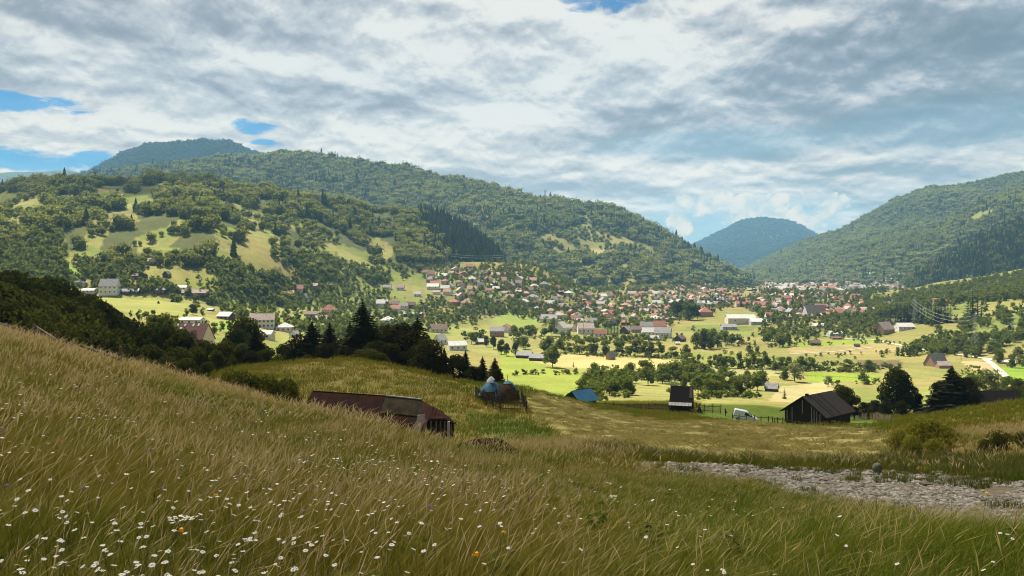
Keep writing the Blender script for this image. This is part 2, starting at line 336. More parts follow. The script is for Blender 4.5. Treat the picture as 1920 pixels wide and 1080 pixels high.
def hit(px, py, dmin=2.0, dmax=1e9):
    """first point of the terrain seen at pixel px,py: x, y, z"""
    c = int(round(float(ci(px)))); col = np.where((RD >= dmin) & (RD <= dmax), PY_[:, c], 1e9); k = np.nonzero(col <= py)[0]
    i = k[0] if len(k) else int(np.argmin(col)); d = RD[i]
    if i > 0 and col[i-1] < 1e8 and col[i] < py: t_ = (col[i-1]-py)/(col[i-1]-col[i]); d = RD[i-1]+(RD[i]-RD[i-1])*t_
    x = (px-960)/F*d; return x, d, float(zat(x, d))
def hit_h(px, py, h, dmin=2.0, dmax=1e9):
    """where a stem of height h must stand for its head to be seen at pixel px,py"""
    c = int(round(float(ci(px)))); k = np.nonzero((HY-(Z_[:, c]+h)/RD*F <= py) & (RD >= dmin) & (RD <= dmax))[0]
    d = RD[k[0]] if len(k) else dmin; x = (px-960)/F*d; return x, d, float(zat(x, d))
def at(px, d): x = (px-960)/F*d; return x, d, float(zat(x, d))
# ------------------------------------------------------------------ ground colours (albedo by what grows or lies there)
CLEAR = [  # clearings and meadows among the woods, as outlines on the picture of each hill
 ('near', [(-60,352),(30,362),(80,372),(88,388),(45,398),(-60,392)]), ('near', [(170,352),(240,360),(292,372),(292,392),(235,382),(195,374)]),
 ('near', [(172,412),(206,402),(204,428),(190,450),(165,468),(155,458)]), ('near', [(250,448),(300,428),(344,412),(350,428),(330,438),(310,462),(262,466)]),
 ('near', [(90,476),(190,464),(200,484),(240,490),(330,500),(420,520),(430,560),(130,560),(110,520)]), ('near', [(400,465),(425,452),(440,492),(400,510),(360,512),(395,482)]),
 ('near', [(425,376),(470,392),(520,412),(548,432),(500,424),(450,408)]), ('near', [(452,426),(540,446),(545,468),(520,492),(448,494),(440,460),(470,448)]),
 ('near', [(612,448),(660,462),(745,495),(778,522),(745,524),(690,492),(640,472)]), ('near', [(500,398),(590,420),(640,448),(600,440),(520,412)]),
 ('near', [(525,495),(560,505),(560,530),(525,520)]), ('near', [(190,395),(240,392),(262,404),(236,412),(200,408)]), ('near', [(265,470),(330,462),(352,480),(330,500),(270,492)]), ('near', [(60,440),(110,430),(122,450),(90,470),(60,462)]),
 ('near', [(395,420),(440,428),(450,442),(410,446)]), ('near', [(560,440),(610,452),(625,470),(575,462)]), ('near', [(575,492),(640,500),(650,520),(590,520)]), ('near', [(690,440),(740,462),(735,474),(690,456)]), ('near', [(0,410),(45,405),(60,418),(10,425)]),
 ('ridge', [(1085,500),(1120,496),(1125,512),(1090,514)]), ('ridge', [(960,470),(1000,466),(1005,478),(965,482)]), ('ridge', [(1240,490),(1275,494),(1272,504),(1242,502)]), ('ridge', [(1050,515),(1080,518),(1080,530),(1052,528)]),
 ('ridge', [(1012,440),(1040,432),(1085,425),(1092,396),(1104,402),(1112,425),(1150,438),(1196,452),(1205,462),(1190,472),(1150,480),(1060,478),(1030,476),(1036,458),(1008,450)]),
 ('ridge', [(1160,492),(1175,494),(1185,512),(1195,540),(1175,540),(1165,515)]), ('ridge', [(1225,520),(1260,524),(1262,548),(1230,545)]), ('ridge', [(1185,452),(1230,462),(1225,476),(1195,470)]),
 ('ridge', [(1285,502),(1330,512),(1338,526),(1300,518)]), ('ridge', [(1128,512),(1150,500),(1158,512),(1140,525)]),
 ('right', [(1545,492),(1600,470),(1604,474),(1560,497)]), ('right', [(1592,500),(1620,474),(1628,478),(1612,505),(1596,512)]), ('right', [(1540,512),(1600,508),(1620,520),(1560,526)]),
 ('shoulder', [(1820,405),(1860,390),(1862,398),(1830,415)]),
]
HN = list(HILLS)
def cleared(hid, u, py):
    m_ = np.zeros(np.shape(u), bool); u = u+(fbm(u/16, py/7, 3, 81)-.5)*16; py = py+(fbm(u/20, py/6, 3, 82)-.5)*7
    for nm, poly in CLEAR: m_ |= (hid == HN.index(nm)+1) & inpoly(u, py, poly)
    return m_
FIELDS = [ # (outline, albedo)
 ([(966,672),(1052,664),(1160,669),(1290,676),(1288,684),(1160,694),(1112,693),(1055,688)], (.50,.42,.17)),
 ([(1075,693),(1160,695),(1290,686),(1300,706),(1240,712),(1150,704)], (.33,.31,.11)),
 ([(1300,688),(1480,690),(1500,706),(1300,706)], (.36,.34,.14)),
 ([(1465,724),(1552,716),(1580,742),(1560,760),(1440,752)], (.46,.40,.19)),
 ([(1472,642),(1650,636),(1655,642),(1560,651),(1474,650)], (.24,.32,.04)),
 ([(1474,652),(1640,644),(1700,650),(1660,664),(1490,664)], (.38,.30,.13)),
 ([(1610,676),(1690,676),(1692,686),(1640,690),(1612,686)], (.15,.095,.065)),
 ([(1512,698),(1648,702),(1645,716),(1515,716)], (.23,.33,.03)),
 ([(1868,688),(1990,690),(1990,716),(1890,712)], (.21,.35,.03)),
 ([(1800,678),(1860,678),(1866,700),(1826,694)], (.48,.38,.20)),
 ([(935,655),(1040,690),(1110,698),(1080,745),(960,735),(940,700)], (.27,.33,.05)),
 ([(775,586),(817,574),(850,585),(838,612),(807,611)], (.36,.30,.08)), ([(915,604),(960,577),(1012,600),(1010,612),(960,610)], (.22,.28,.06)),
 ([(180,553),(352,556),(356,600),(300,600),(215,580)], (.30,.31,.08)), ([(395,604),(445,602),(455,616),(400,622)], (.22,.34,.05)),
 ([(130,497),(158,503),(158,515),(128,520)], (.22,.36,.05)),
 ([(1056,476),(1146,462),(1150,478),(1060,482)], (.40,.34,.14)),
]
def ground_colours():
    n1 = fbm(X_/60, D_/90, 4, 21); n2 = fbm(X_/14, D_/20, 3, 22)
    def cells(sx, sy, seed):
        a = np.floor(X_/sx+.8*np.sin(D_/sy*.7)).astype(np.int64); b = np.floor((D_+X_*.35)/sy).astype(np.int64)
        h_ = (a*73856093 ^ b*19349663 ^ seed*83492791) & 0xffff; return ((h_*40503) & 0xffff)/65535.0
    pal = np.array([(.185,.205,.05),(.23,.215,.065),(.26,.215,.075),(.15,.19,.04),(.235,.23,.07),(.20,.18,.06)])
    cell = pal[(cells(70, 55, 1)*5.99).astype(int)]
    col = cell*.75+np.array((.21,.21,.06))*.25
    fore = D_ < 240
    dry = np.array((.27,.185,.055)); gr = np.array((.13,.145,.022))
    mixv = np.clip((fbm(X_/16, D_/16, 3, 31)-.42)*4, 0, 1)[...,None]
    col = np.where(fore[...,None], dry*(1-mixv*.55)+gr*mixv*.55, col)
    # grassy hills, woods floor
    hid = HID; u, py = U_, PY_
    hillm = hid > 0
    mead = np.where((hid == HN.index('near')+1)[...,None], cell*.9+np.array((.02,.02,0)), cell*.85)
    col = np.where(hillm[...,None], mead, col)
    cl = cleared(hid, u, py); cl |= cleared(hid, u, py-11) & (hid == HN.index('near')+1); cl |= cleared(hid, u, py-5)
    woody = np.isin(hid, [HN.index(k)+1 for k in ('near','ridge','right','shoulder','spruce','peak','far','farlow','west')]) & ~cl
    woody &= ~((hid == HN.index('near')+1) & (py > 505+12*np.sin(u/40)))
    woody &= ~((hid == HN.index('ridge')+1) & (py > 535))
    wf = np.array((.05,.062,.018)); col = np.where(woody[...,None], wf*(.8+.5*n2[...,None]), col)
    col = np.where((~fore & ~woody)[...,None], col*(1+.10*np.sin((X_*np.cos(cells(70,55,2)*6)+D_*np.sin(cells(70,55,2)*6))/2.6))[...,None], col)
    for poly, c in FIELDS:
        m_ = inpoly(u+(n2-.5)*6, py+(n2-.5)*2, poly) & (D_ > 240)
        col = np.where(m_[...,None], np.array(c)*.82*(.85+.3*n2[...,None]), col)
    # foreground parcels
    hayc = np.array((.36,.30,.11)); stub = np.array((.17,.16,.035))
    hv = np.clip(HROW*.8+.3, 0, 1)[...,None]
    col = np.where(HAY[...,None], hayc*hv+stub*(1-hv), col)
    bump = inpoly(u, py, [(1306,756),(1350,748),(1400,744),(1480,750),(1600,760),(1665,806),(1650,828),(1585,812),(1470,800),(1400,793),(1330,788),(1306,780)]) & (D_ > 100) & (D_ < 232)
    col = np.where(bump[...,None], np.array((.105,.165,.018))*(.8+.4*n2[...,None]), col)
    gras = inpoly(u, py, [(880,770),(950,778),(1040,812),(1010,835),(950,828),(870,800)]) & (D_ < 110)
    col = np.where(gras[...,None], np.array((.10,.12,.022)), col)
    near = D_ < 34
    col = np.where(near[...,None], np.array((.085,.075,.018))*(.7+.6*n2[...,None]), col)
    grav = inpoly(u+(n2-.5)*60, py+(n2-.5)*8, GRAVEL) & (D_ < 60)
    col = np.where(grav[...,None], np.array((.13,.105,.085))*(.75+.5*n2[...,None]), col)
    return col*(.82+.36*n1[...,None]), woody, grav
GRAVEL = [(1185,869),(1215,866),(1300,868),(1450,875),(1640,882),(1760,890),(1920,906),(2150,925),(2150,1035),(1920,1015),(1750,992),(1560,944),(1400,908),(1250,888),(1195,880)]
COL_, WOODY, GRAV = ground_colours()
def ground_material():
    m_, t = material("ground")
    a = t.n('ShaderNodeAttribute', attribute_name='Col').outputs['Color']
    g = t.n('ShaderNodeNewGeometry').outputs['Position']
    n0 = t.noise(g, .045, 4, .6); n1 = t.noise(g, .5, 4, .62); n2 = t.noise(g, 3.2, 4, .65)
    v = t.m('ADD', t.m('ADD', t.m('MULTIPLY', n0, .35), t.m('MULTIPLY', n1, .55)), t.m('MULTIPLY', n2, .55))
    c = t.mix(t.ss(v, .45, 1.0), t.mix(.45, a, (.02,.025,.006,1)), t.mix(.15, a, (.42,.38,.14,1)))
    b = t.n('ShaderNodeBsdfPrincipled'); t.link(c, b.inputs['Base Color']); b.inputs['Roughness'].default_value = 1; b.inputs['Specular IOR Level'].default_value = .05
    bn = t.n('ShaderNodeBump'); bn.inputs['Strength'].default_value = .55; bn.inputs['Distance'].default_value = .25
    t.link(t.m('ADD', n1, n2), bn.inputs['Height']); t.link(bn.outputs[0], b.inputs['Normal'])
    finish(t, b.outputs[0]); return m_
GROUND = ground_material()
def build_ground():
    nr, nc = D_.shape; idx = np.arange(nr*nc).reshape(nr, nc)
    V = np.stack([X_, D_, Z_], -1).reshape(-1, 3); Cc = np.concatenate([COL_.reshape(-1, 3), np.ones((nr*nc, 1))], 1)
    Q = np.stack([idx[:-1,:-1], idx[:-1,1:], idx[1:,1:], idx[1:,:-1]], -1).reshape(-1, 4)
    rowd = np.repeat(RD[:-1], nc-1); hq = HID[:-1,:-1].reshape(-1)
    cls = np.where(rowd < 240, 0, np.where(hq == 0, 1, 2))
    for k, nm in enumerate(('meadow', 'valley_floor', 'hills')):
        q = Q[cls == k]; used = np.unique(q); mp = np.zeros(nr*nc, np.int64); mp[used] = np.arange(len(used))
        me = mesh_np(nm, V[used], mp[q], [GROUND], {'Col': ('FLOAT_COLOR', Cc[used])}, smooth=True)
        tag(objm(nm, me), kind='structure')
    # the knoll under and behind the camera
    ys = np.array([-60,-30,-15,-6,-2,0,1,2.0]); xs = X_[0]
    zz = np.repeat(Z_[0][None], len(ys), 0); V = np.stack([np.repeat(xs[None], len(ys), 0)*(1+np.linspace(4,0,len(ys)))[:,None], np.repeat(ys[:,None], nc, 1), zz], -1).reshape(-1, 3)
    idx = np.arange(len(ys)*nc).reshape(len(ys), nc); Q = np.stack([idx[:-1,:-1], idx[:-1,1:], idx[1:,1:], idx[1:,:-1]], -1).reshape(-1, 4)
    me = mesh_np('knoll', V, Q, [GROUND], {'Col': ('FLOAT_COLOR', np.tile((.085,.075,.018,1), (len(V),1)))}, smooth=True); tag(objm('knoll', me), kind='structure')
build_ground()

# ------------------------------------------------------------------ woods
def ico(sub):
    b = bmesh.new(); bmesh.ops.create_icosphere(b, subdivisions=sub, radius=1); v = np.array([q.co for q in b.verts]); f = np.array([[q.index for q in p_.verts] for p_ in b.faces]); b.free(); return v, f
def lump(seed, sub, squash=.8, rough=.35):
    """a broadleaf crown seen from afar: a sphere broken into billows; unit height, foot at 0"""
    r = np.random.default_rng(seed); v, f = ico(sub)
    c = r.normal(size=(9, 3)); c /= np.linalg.norm(c, axis=1)[:,None]; c[:,2] = np.abs(c[:,2])*.9-.25
    d = np.exp(-((v[:,None]-c[None])**2).sum(-1)/.16).max(1)
    rad = .66+rough*d+r.uniform(-.07, .07, len(v)); v = v*rad[:,None]; v[:,2] *= squash*1.15
    v[:,2] -= v[:,2].min(); h = v[:,2].max(); v /= h; v[:,2] = v[:,2]*.92+.08
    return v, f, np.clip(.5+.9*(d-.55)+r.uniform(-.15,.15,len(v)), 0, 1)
def cone(seed, lay=4, n=7):
    """a spruce seen from afar: stacked ragged skirts; unit height"""
    r = np.random.default_rng(seed); V = []; Fc = []
    for i in range(lay):
        z0, z1 = i/lay*.88+.02, min(1.0, i/lay*.88+1.9/lay); r0 = .20*(1-i/lay)**.85+.025; b = len(V)
        for k in range(n):
            a = 2*math.pi*(k+.5*(i%2))/n; rr = r0*r.uniform(.7, 1.25); V.append((rr*math.cos(a), rr*math.sin(a), z0+r.uniform(-.03,.03)))
        V.append((0, 0, z1)); Fc += [(b+k, b+(k+1)%n, b+n) for k in range(n)]
    return np.array(V), np.array(Fc), np.full(len(V), .5)+r.uniform(-.2,.2,len(V))
def bake(name, mats, groups):
    """one mesh from many copies: groups of (proto, xyz, height, width factor, rotation, tint shift, material)"""
    Vs, Fs, Ts, Ms, off = [], [], [], [], 0
    for (v, f, tn), xyz, h, wd, rot, ts, mi in groups:
        n = len(xyz)
        if n == 0: continue
        cs, sn = np.cos(rot), np.sin(rot)
        P = np.empty((n, len(v), 3)); P[...,0] = (v[None,:,0]*cs[:,None]-v[None,:,1]*sn[:,None])*(h*wd)[:,None]; P[...,1] = (v[None,:,0]*sn[:,None]+v[None,:,1]*cs[:,None])*(h*wd)[:,None]
        P[...,2] = v[None,:,2]*h[:,None]; P += xyz[:,None,:]
        Vs.append(P.reshape(-1, 3)); Fs.append((f[None]+(np.arange(n)*len(v))[:,None,None]+off).reshape(-1, f.shape[1])); off += n*len(v)
        Ts.append(np.clip(tn[None]+ts[:,None], 0, 1).reshape(-1)); Ms.append(np.full(n*len(f), mi))
    return mesh_np(name, np.concatenate(Vs), np.concatenate(Fs), mats, {'tint': ('FLOAT', np.concatenate(Ts))}, mi=np.concatenate(Ms))
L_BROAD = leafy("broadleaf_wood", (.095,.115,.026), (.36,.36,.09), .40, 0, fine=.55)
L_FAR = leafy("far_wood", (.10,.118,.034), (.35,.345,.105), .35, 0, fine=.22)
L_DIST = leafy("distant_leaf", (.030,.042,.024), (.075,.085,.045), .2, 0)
L_SPRUCE = leafy("spruce_wood", (.030,.045,.018), (.075,.088,.034), .12, 0)
def leafy_lump(seed, n, size, sub=1):
    """a lump with loose leaf clumps round it"""
    v, f, t_ = lump(seed, sub, .85, .32); r = np.random.default_rng(seed+900); cz = .52; d = r.normal(size=(n,3)); d /= np.linalg.norm(d,axis=1)[:,None]
    k = np.argmax(d @ ((v-np.array((0,0,cz)))/np.linalg.norm(v-np.array((0,0,cz)),axis=1)[:,None]).T, axis=1)
    rad = np.linalg.norm(v[k]-np.array((0,0,cz)), axis=1)*r.uniform(.92,1.18,n); c = np.array((0,0,cz))+d*rad[:,None]; nn = d+r.normal(size=(n,3))*.6; nn /= np.linalg.norm(nn,axis=1)[:,None]
    a = np.cross(nn, r.normal(size=(n,3))); a /= np.linalg.norm(a,axis=1)[:,None]; b = np.cross(nn, a); s_ = size*r.uniform(.6,1.3,n)[:,None]; a, b = a*s_, b*s_*.75
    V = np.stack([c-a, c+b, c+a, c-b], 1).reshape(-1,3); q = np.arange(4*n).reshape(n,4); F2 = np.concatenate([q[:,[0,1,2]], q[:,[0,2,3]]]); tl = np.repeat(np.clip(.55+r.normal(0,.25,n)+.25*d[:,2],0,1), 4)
    v = np.array((0,0,cz))+(v-np.array((0,0,cz)))*.93; V[:,2] = np.maximum(V[:,2], .02)
    return np.concatenate([v, V]), np.concatenate([f, F2+len(v)]), np.concatenate([t_*.8, tl])
LUMPS2 = [leafy_lump(i, 120, .085) for i in range(8)]; LUMPS1 = [leafy_lump(20+i, 34, .13) for i in range(6)]; CONES = [cone(i) for i in range(5)]; CONES_N = [cone(9+i, 7, 9) for i in range(4)]
def wood_points(hill, x0, x1, y0, y1, sp, extra=None, keep=None):
    h = HN.index(hill)+1
    gx, gy = np.meshgrid(np.arange(x0, x1, sp), np.arange(y0, y1, sp)); n = gx.size
    x = gx.ravel()+RNG.uniform(-.45,.45,n)*sp; y = gy.ravel()+RNG.uniform(-.45,.45,n)*sp; u = 960+x/y*F
    k = (u > -160) & (u < 2080) & (y > 3); x, y, u = x[k], y[k], u[k]
    r, c = rc(x, y); k = (HID[r,c] == h) & WOODY[r,c]; x, y, u, r, c = x[k], y[k], u[k], r[k], c[k]
    z = zat(x, y); py = HY-z/y*F
    k = HY-(z+26)/y*F < SKYL[np.maximum(r-1, 0), c]+1
    if keep is not None: k &= keep(u, py, x, y)
    return np.stack([x, y, z], 1)[k], u[k], py[k]
def wood(name, mats, parts, label, cat='woodland'):
    """parts: (points, protos, height range, width, spruce share fn, spruce protos)"""
    G = []
    for P, u, py, protos, hr, wd, sh, sprotos in parts:
        n = len(P); ht = RNG.uniform(hr[0], hr[1], n)*(1+.35*(fbm(P[:,0]/70, P[:,1]/70, 2, 77)-.5))*np.exp(RNG.normal(0,.17,n)); rot = RNG.uniform(0, 6.28, n)
        ts = RNG.normal(0, .16, n)+(fbm(P[:,0]/120, P[:,1]/160, 3, 78)-.5)*.8
        sp_ = RNG.uniform(0, 1, n) < sh(u, py, P); pick = RNG.integers(0, 1000, n)
        for i, pr in enumerate(protos):
            k = ~sp_ & (pick % len(protos) == i); G.append((pr, P[k]-np.array((0,0,.8)), ht[k], np.full(k.sum(), wd)*RNG.uniform(.85,1.2,k.sum()), rot[k], ts[k], 0))
        for i, pr in enumerate(sprotos):
            k = sp_ & (pick % len(sprotos) == i); G.append((pr, P[k]-np.array((0,0,.8)), ht[k]*1.35, np.full(k.sum(), 1.0)*RNG.uniform(.8,1.15,k.sum()), rot[k], ts[k]*.5, 1))
    return tag(objm(name, bake(name, mats, G)), label, cat, kind='stuff')
def build_woods():
    # near hill: billowy beech wood, spruce on the nose to the right
    def near_keep(u, py, x, y):
        thin = fbm(x/38, y/38, 3, 60)
        return ((u > 742) & (py < 494)) | (thin > .41+.16*np.clip((py-405)/50, 0, 1))
    def near_sp(u, py, P):
        nose = np.clip((u-745-(py-400)*.55)/60, 0, 1)*(u > 740)
        return np.clip(.06+nose*.95, 0, 1)
    P, u, py = wood_points('near', -900, 300, 620, 1750, 8.0, keep=near_keep)
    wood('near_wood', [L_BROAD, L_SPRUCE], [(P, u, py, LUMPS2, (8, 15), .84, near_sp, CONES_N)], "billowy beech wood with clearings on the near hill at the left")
    P, u, py = wood_points('ridge', -1500, 800, 1500, 3500, 10.5)
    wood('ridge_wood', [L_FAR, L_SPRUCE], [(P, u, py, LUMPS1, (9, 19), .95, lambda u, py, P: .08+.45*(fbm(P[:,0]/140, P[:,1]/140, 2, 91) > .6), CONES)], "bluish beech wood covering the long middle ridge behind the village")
    P, u, py = wood_points('peak', -3000, 900, 3000, 5200, 17)
    wood('peak_wood', [L_DIST, L_SPRUCE], [(P, u, py, LUMPS1, (14, 20), 1.05, lambda u, py, P: .05+0*u, CONES)], "blue hazy wood over the high round summit")
    P1, u1, p1 = wood_points('right', 500, 3400, 2000, 4600, 13)
    P2, u2, p2 = wood_points('shoulder', 700, 2800, 2000, 3300, 11.5)
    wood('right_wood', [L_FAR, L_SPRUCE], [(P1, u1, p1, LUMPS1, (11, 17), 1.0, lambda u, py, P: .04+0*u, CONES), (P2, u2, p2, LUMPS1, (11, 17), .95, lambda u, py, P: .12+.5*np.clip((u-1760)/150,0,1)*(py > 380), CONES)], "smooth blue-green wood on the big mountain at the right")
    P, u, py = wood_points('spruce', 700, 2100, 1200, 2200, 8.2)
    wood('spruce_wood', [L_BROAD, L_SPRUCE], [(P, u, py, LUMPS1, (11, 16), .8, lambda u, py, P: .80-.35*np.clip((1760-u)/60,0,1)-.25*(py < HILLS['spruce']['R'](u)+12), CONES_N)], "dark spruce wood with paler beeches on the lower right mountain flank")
    gx, gy = np.meshgrid(np.arange(1000, 4500, 30), np.arange(5000, 7700, 30)); x = gx.ravel()+RNG.uniform(-12,12,gx.size); y = gy.ravel()+RNG.uniform(-12,12,gx.size); u = 960+x/y*F
    k = (u > 1250) & (u < 1750); x, y = x[k], y[k]; r, c = rc(x, y); k = np.isin(HID[r,c], (HN.index('far')+1, HN.index('farlow')+1)); x, y = x[k], y[k]; z = zat(x, y); P = np.stack([x,y,z],1)
    wood('distant_wood', [L_DIST, L_SPRUCE], [(P, u[:len(P)]*0, z, LUMPS1, (16, 24), 1.3, lambda u, py, P: 0*u, CONES)], "blue wood on the distant mountain closing the valley")
build_woods()
def clearing_trees():
    G = []
    for hill, x0, x1, y0, y1, sp, hh in (('ridge', -1500, 800, 1500, 3500, 13, (7,13)), ('near', -900, 300, 640, 1750, 10, (5,11)), ('right', 500, 3400, 2000, 4600, 16, (8,14))):
        h = HN.index(hill)+1; gx, gy = np.meshgrid(np.arange(x0, x1, sp), np.arange(y0, y1, sp)); n = gx.size; x = gx.ravel()+RNG.uniform(-.5,.5,n)*sp; y = gy.ravel()+RNG.uniform(-.5,.5,n)*sp; u = 960+x/y*F
        k = (u > -160) & (u < 2080); x, y = x[k], y[k]; r, c = rc(x, y); k = (HID[r,c] == h) & ~WOODY[r,c] & (fbm(x/45, y/45, 3, 61) > (.555 if hill != 'near' else .60)); x, y, r, c = x[k], y[k], r[k], c[k]; z = zat(x, y); k = HY-(z+20)/y*F < SKYL[np.maximum(r-1,0), c]+1; P = np.stack([x,y,z],1)[k]; n = len(P); pk = RNG.integers(0,99,n)
        for i, pr in enumerate(LUMPS2): q = pk % 8 == i; G.append((pr, P[q], RNG.uniform(*hh, q.sum()), RNG.uniform(.75,1.0,q.sum()), RNG.uniform(0,6,q.sum()), RNG.normal(0,.2,q.sum()), 0))
    tag(objm('clearing_trees', bake('clearing_trees', [L_BROAD, L_SPRUCE], G)), "loose trees and hedges in the hillside clearings", 'woodland', kind='stuff')
clearing_trees()
# ------------------------------------------------------------------ single trees
def leaf_quads(r, cen, nrm, size, tint):
    n = len(cen); t1 = np.cross(nrm, r.normal(size=(n,3))); t1 /= np.linalg.norm(t1, axis=1)[:,None]+1e-9; t2 = np.cross(nrm, t1)
    s_ = size*r.uniform(.6, 1.25, n)[:,None]; a, b = t1*s_, t2*s_*r.uniform(.5,.8,n)[:,None]
    bend = nrm*s_*.35
    V = np.stack([cen-a, cen+b-bend*.2, cen+a-bend, cen-b-bend*.2], 1).reshape(-1,3); Fc = np.arange(4*n).reshape(n,4)
    return V, Fc, np.repeat(tint, 4)
def broad_crown(name, seed, n, size, wd=.36, z0=.22, mat_=None, lobes=11, flat=.75, gap=.0):
    """leaf clumps over the shells of several boughs: uneven outline, gaps and hollows; unit height"""
    r = np.random.default_rng(seed); L = []
    for i in range(lobes):
        a = r.uniform(0, 6.28); zz = r.uniform(0, 1); rr = wd*.66*math.sqrt(r.uniform(.05,1))*math.sin(math.pi*(.18+.74*zz))**.6
        L.append((rr*math.cos(a), rr*math.sin(a), z0+.10+(.86-z0-.10)*zz, r.uniform(.30,.52)*wd*1.05))
    L.append((0, 0, .80, wd*.5)); L = np.array(L); k = r.integers(0, len(L), n)
    d = r.normal(size=(n,3)); d /= np.linalg.norm(d, axis=1)[:,None]
    rad = L[k,3]*np.where(r.uniform(0,1,n) < .8, r.uniform(.82,1.06,n), r.uniform(.3,.85,n))
    c = L[k,:3]+d*rad[:,None]*np.array((1,1,flat)); c[:,2] = np.maximum(c[:,2], z0*.6)
    c[:,2] *= .985/c[:,2].max()
    nn = d+r.normal(size=(n,3))*.55; nn /= np.linalg.norm(nn, axis=1)[:,None]
    V, Fc, t_ = leaf_quads(r, c, nn, size, np.clip(.5+r.normal(0,.2,n)+(r.uniform(-.2,.2,len(L)))[k], 0, 1))
    return mesh_np(name, V, Fc, [mat_], {'tint': ('FLOAT', t_)})
def trunk_mesh(name, seed, z1=.75, wd=.36, rad=.022, limbs=6, mat_=None, z0=.22):
    r = np.random.default_rng(seed+500); b = MB()
    b.tube([(0,0,-.03),(.01*r.normal(),.01*r.normal(),z0),(.02*r.normal(),.02*r.normal(),z1*.7),(0,0,z1)], [rad*1.25,rad,rad*.6,rad*.2], 7)
    for i in range(limbs):
        a = 6.28*i/limbs+r.uniform(-.4,.4); h = r.uniform(z0*.9, z1*.7); q = r.uniform(.5,.85)*wd
        b.tube([(0,0,h),(q*.5*math.cos(a),q*.5*math.sin(a),h+.07),(q*math.cos(a),q*math.sin(a),h+.20)], [rad*.5,rad*.35,rad*.1], 5)
    return b.mesh(name, mat_, True)
def spruce_crown(name, seed, lev, nb, mat_, wd=.21, z0=.04, droop=.35, sub=3):
    """whorls of drooping boughs, each a few ragged sprays"""
    r = np.random.default_rng(seed); V, Fc, tt = [], [], []
    for i in range(lev):
        t_ = i/(lev-1); z = z0+(.985-z0)*t_; R0 = wd*(1-t_)**.82*(.85+.3*r.uniform())+.006
        for k in range(max(4, int(nb*(1-.5*t_)))):
            a = r.uniform(0, 6.28); L_ = R0*r.uniform(.55,1.12); ca, sa = math.cos(a), math.sin(a)
            for j in range(sub):
                f0, f1 = j/sub*.9, min(1.0, (j+1.35)/sub); wd_ = L_*(.34-.18*f0)
                zt = z-droop*L_*f1+ .10*L_*f1*f1; zo = z-droop*L_*f0; o = r.uniform(-.25,.25)*wd_; base = len(V)
                V += [(ca*L_*f0-sa*o, sa*L_*f0+ca*o, zo+.012), (ca*L_*(f0+f1)/2-sa*(wd_+o), sa*L_*(f0+f1)/2+ca*(wd_+o), (zo+zt)/2-.10*wd_-.012),
                      (ca*L_*f1, sa*L_*f1, zt), (ca*L_*(f0+f1)/2+sa*(wd_-o), sa*L_*(f0+f1)/2-ca*(wd_-o), (zo+zt)/2-.10*wd_-.012)]
                Fc.append((base, base+1, base+2, base+3)); tt += [np.clip(r.normal(.45,.2)+f1*.15, 0, 1)]*4
    return mesh_np(name, V, Fc, [mat_], {'tint': ('FLOAT', tt)})
BARK = paint("bark", (.075,.055,.04), .95, .3, 8)
L_VALLEY = leafy("orchard_leaf", (.055,.080,.014), (.150,.175,.036), .42, .22)
L_PALE = leafy("willow_leaf", (.13,.15,.055), (.24,.25,.11), .40, .15)
L_DARK = leafy("shrub_leaf", (.026,.032,.009), (.068,.070,.016), .30, .22)
L_DEEP = leafy("deep_leaf", (.018,.017,.008), (.042,.038,.014), .16, .22)
L_GOLD = leafy("bush_leaf", (.10,.10,.015), (.28,.25,.04), .45, .15)
L_NEEDLE = leafy("needles", (.014,.015,.008), (.036,.036,.015), .08, .2)
L_NEEDLE2 = leafy("valley_needles", (.022,.036,.014), (.055,.070,.024), .12, .2)
KIND = {}
def kind(name, crowns, trunks): KIND[name] = list(zip(crowns, trunks))
kind('valley', [broad_crown('crown', 100+i, 760, .058, .46, .10, L_VALLEY, 12) for i in range(5)], [trunk_mesh('trunk', i, .7, .36, .022, 4, BARK, .14) for i in range(5)])
kind('pale', [broad_crown('crown', 120+i, 700, .05, .44, .10, L_PALE, 10) for i in range(3)], [trunk_mesh('trunk', 10+i, .7, .4, .024, 4, BARK, .12) for i in range(3)])
kind('tall', [broad_crown('crown', 130+i, 560, .05, .30, .10, L_VALLEY, 9) for i in range(3)], [trunk_mesh('trunk', 20+i, .75, .22, .016, 4, BARK, .18) for i in range(3)])
kind('dark', [broad_crown('crown', 140+i, 4200, .026, .40, .10, L_DARK, 16) for i in range(4)], [trunk_mesh('trunk', 30+i, .7, .38, .024, 6, BARK, .12) for i in range(4)])
kind('deep', [broad_crown('crown', 150+i, 4200, .026, .40, .08, L_DEEP, 16) for i in range(4)], [trunk_mesh('trunk', 40+i, .7, .38, .024, 6, BARK, .12) for i in range(4)])
kind('bush', [broad_crown('crown', 160+i, 3000, .036, .62, .02, L_DARK, 14, .85) for i in range(3)], [trunk_mesh('stem', 50+i, .6, .5, .016, 7, BARK, .05) for i in range(3)])
kind('gold', [broad_crown('crown', 170+i, 4200, .034, .70, .02, L_GOLD, 22, .85) for i in range(3)], [trunk_mesh('stem', 60+i, .6, .5, .012, 9, BARK, .05) for i in range(3)])
kind('shrub', [broad_crown('crown', 180+i, 260, .085, .55, .02, L_VALLEY, 7, .85) for i in range(3)], [trunk_mesh('stem', 70+i, .5, .4, .02, 3, BARK, .05) for i in range(3)])
kind('spruce', [spruce_crown('crown', 200+i, 34, 26, L_NEEDLE, .40) for i in range(3)], [trunk_mesh('trunk', 80+i, .95, .1, .018, 0, BARK, .1) for i in range(3)])
kind('fir', [spruce_crown('crown', 210+i, 16, 10, L_NEEDLE2, .19, sub=2) for i in range(4)], [trunk_mesh('trunk', 90+i, .95, .1, .016, 0, BARK, .1) for i in range(4)])
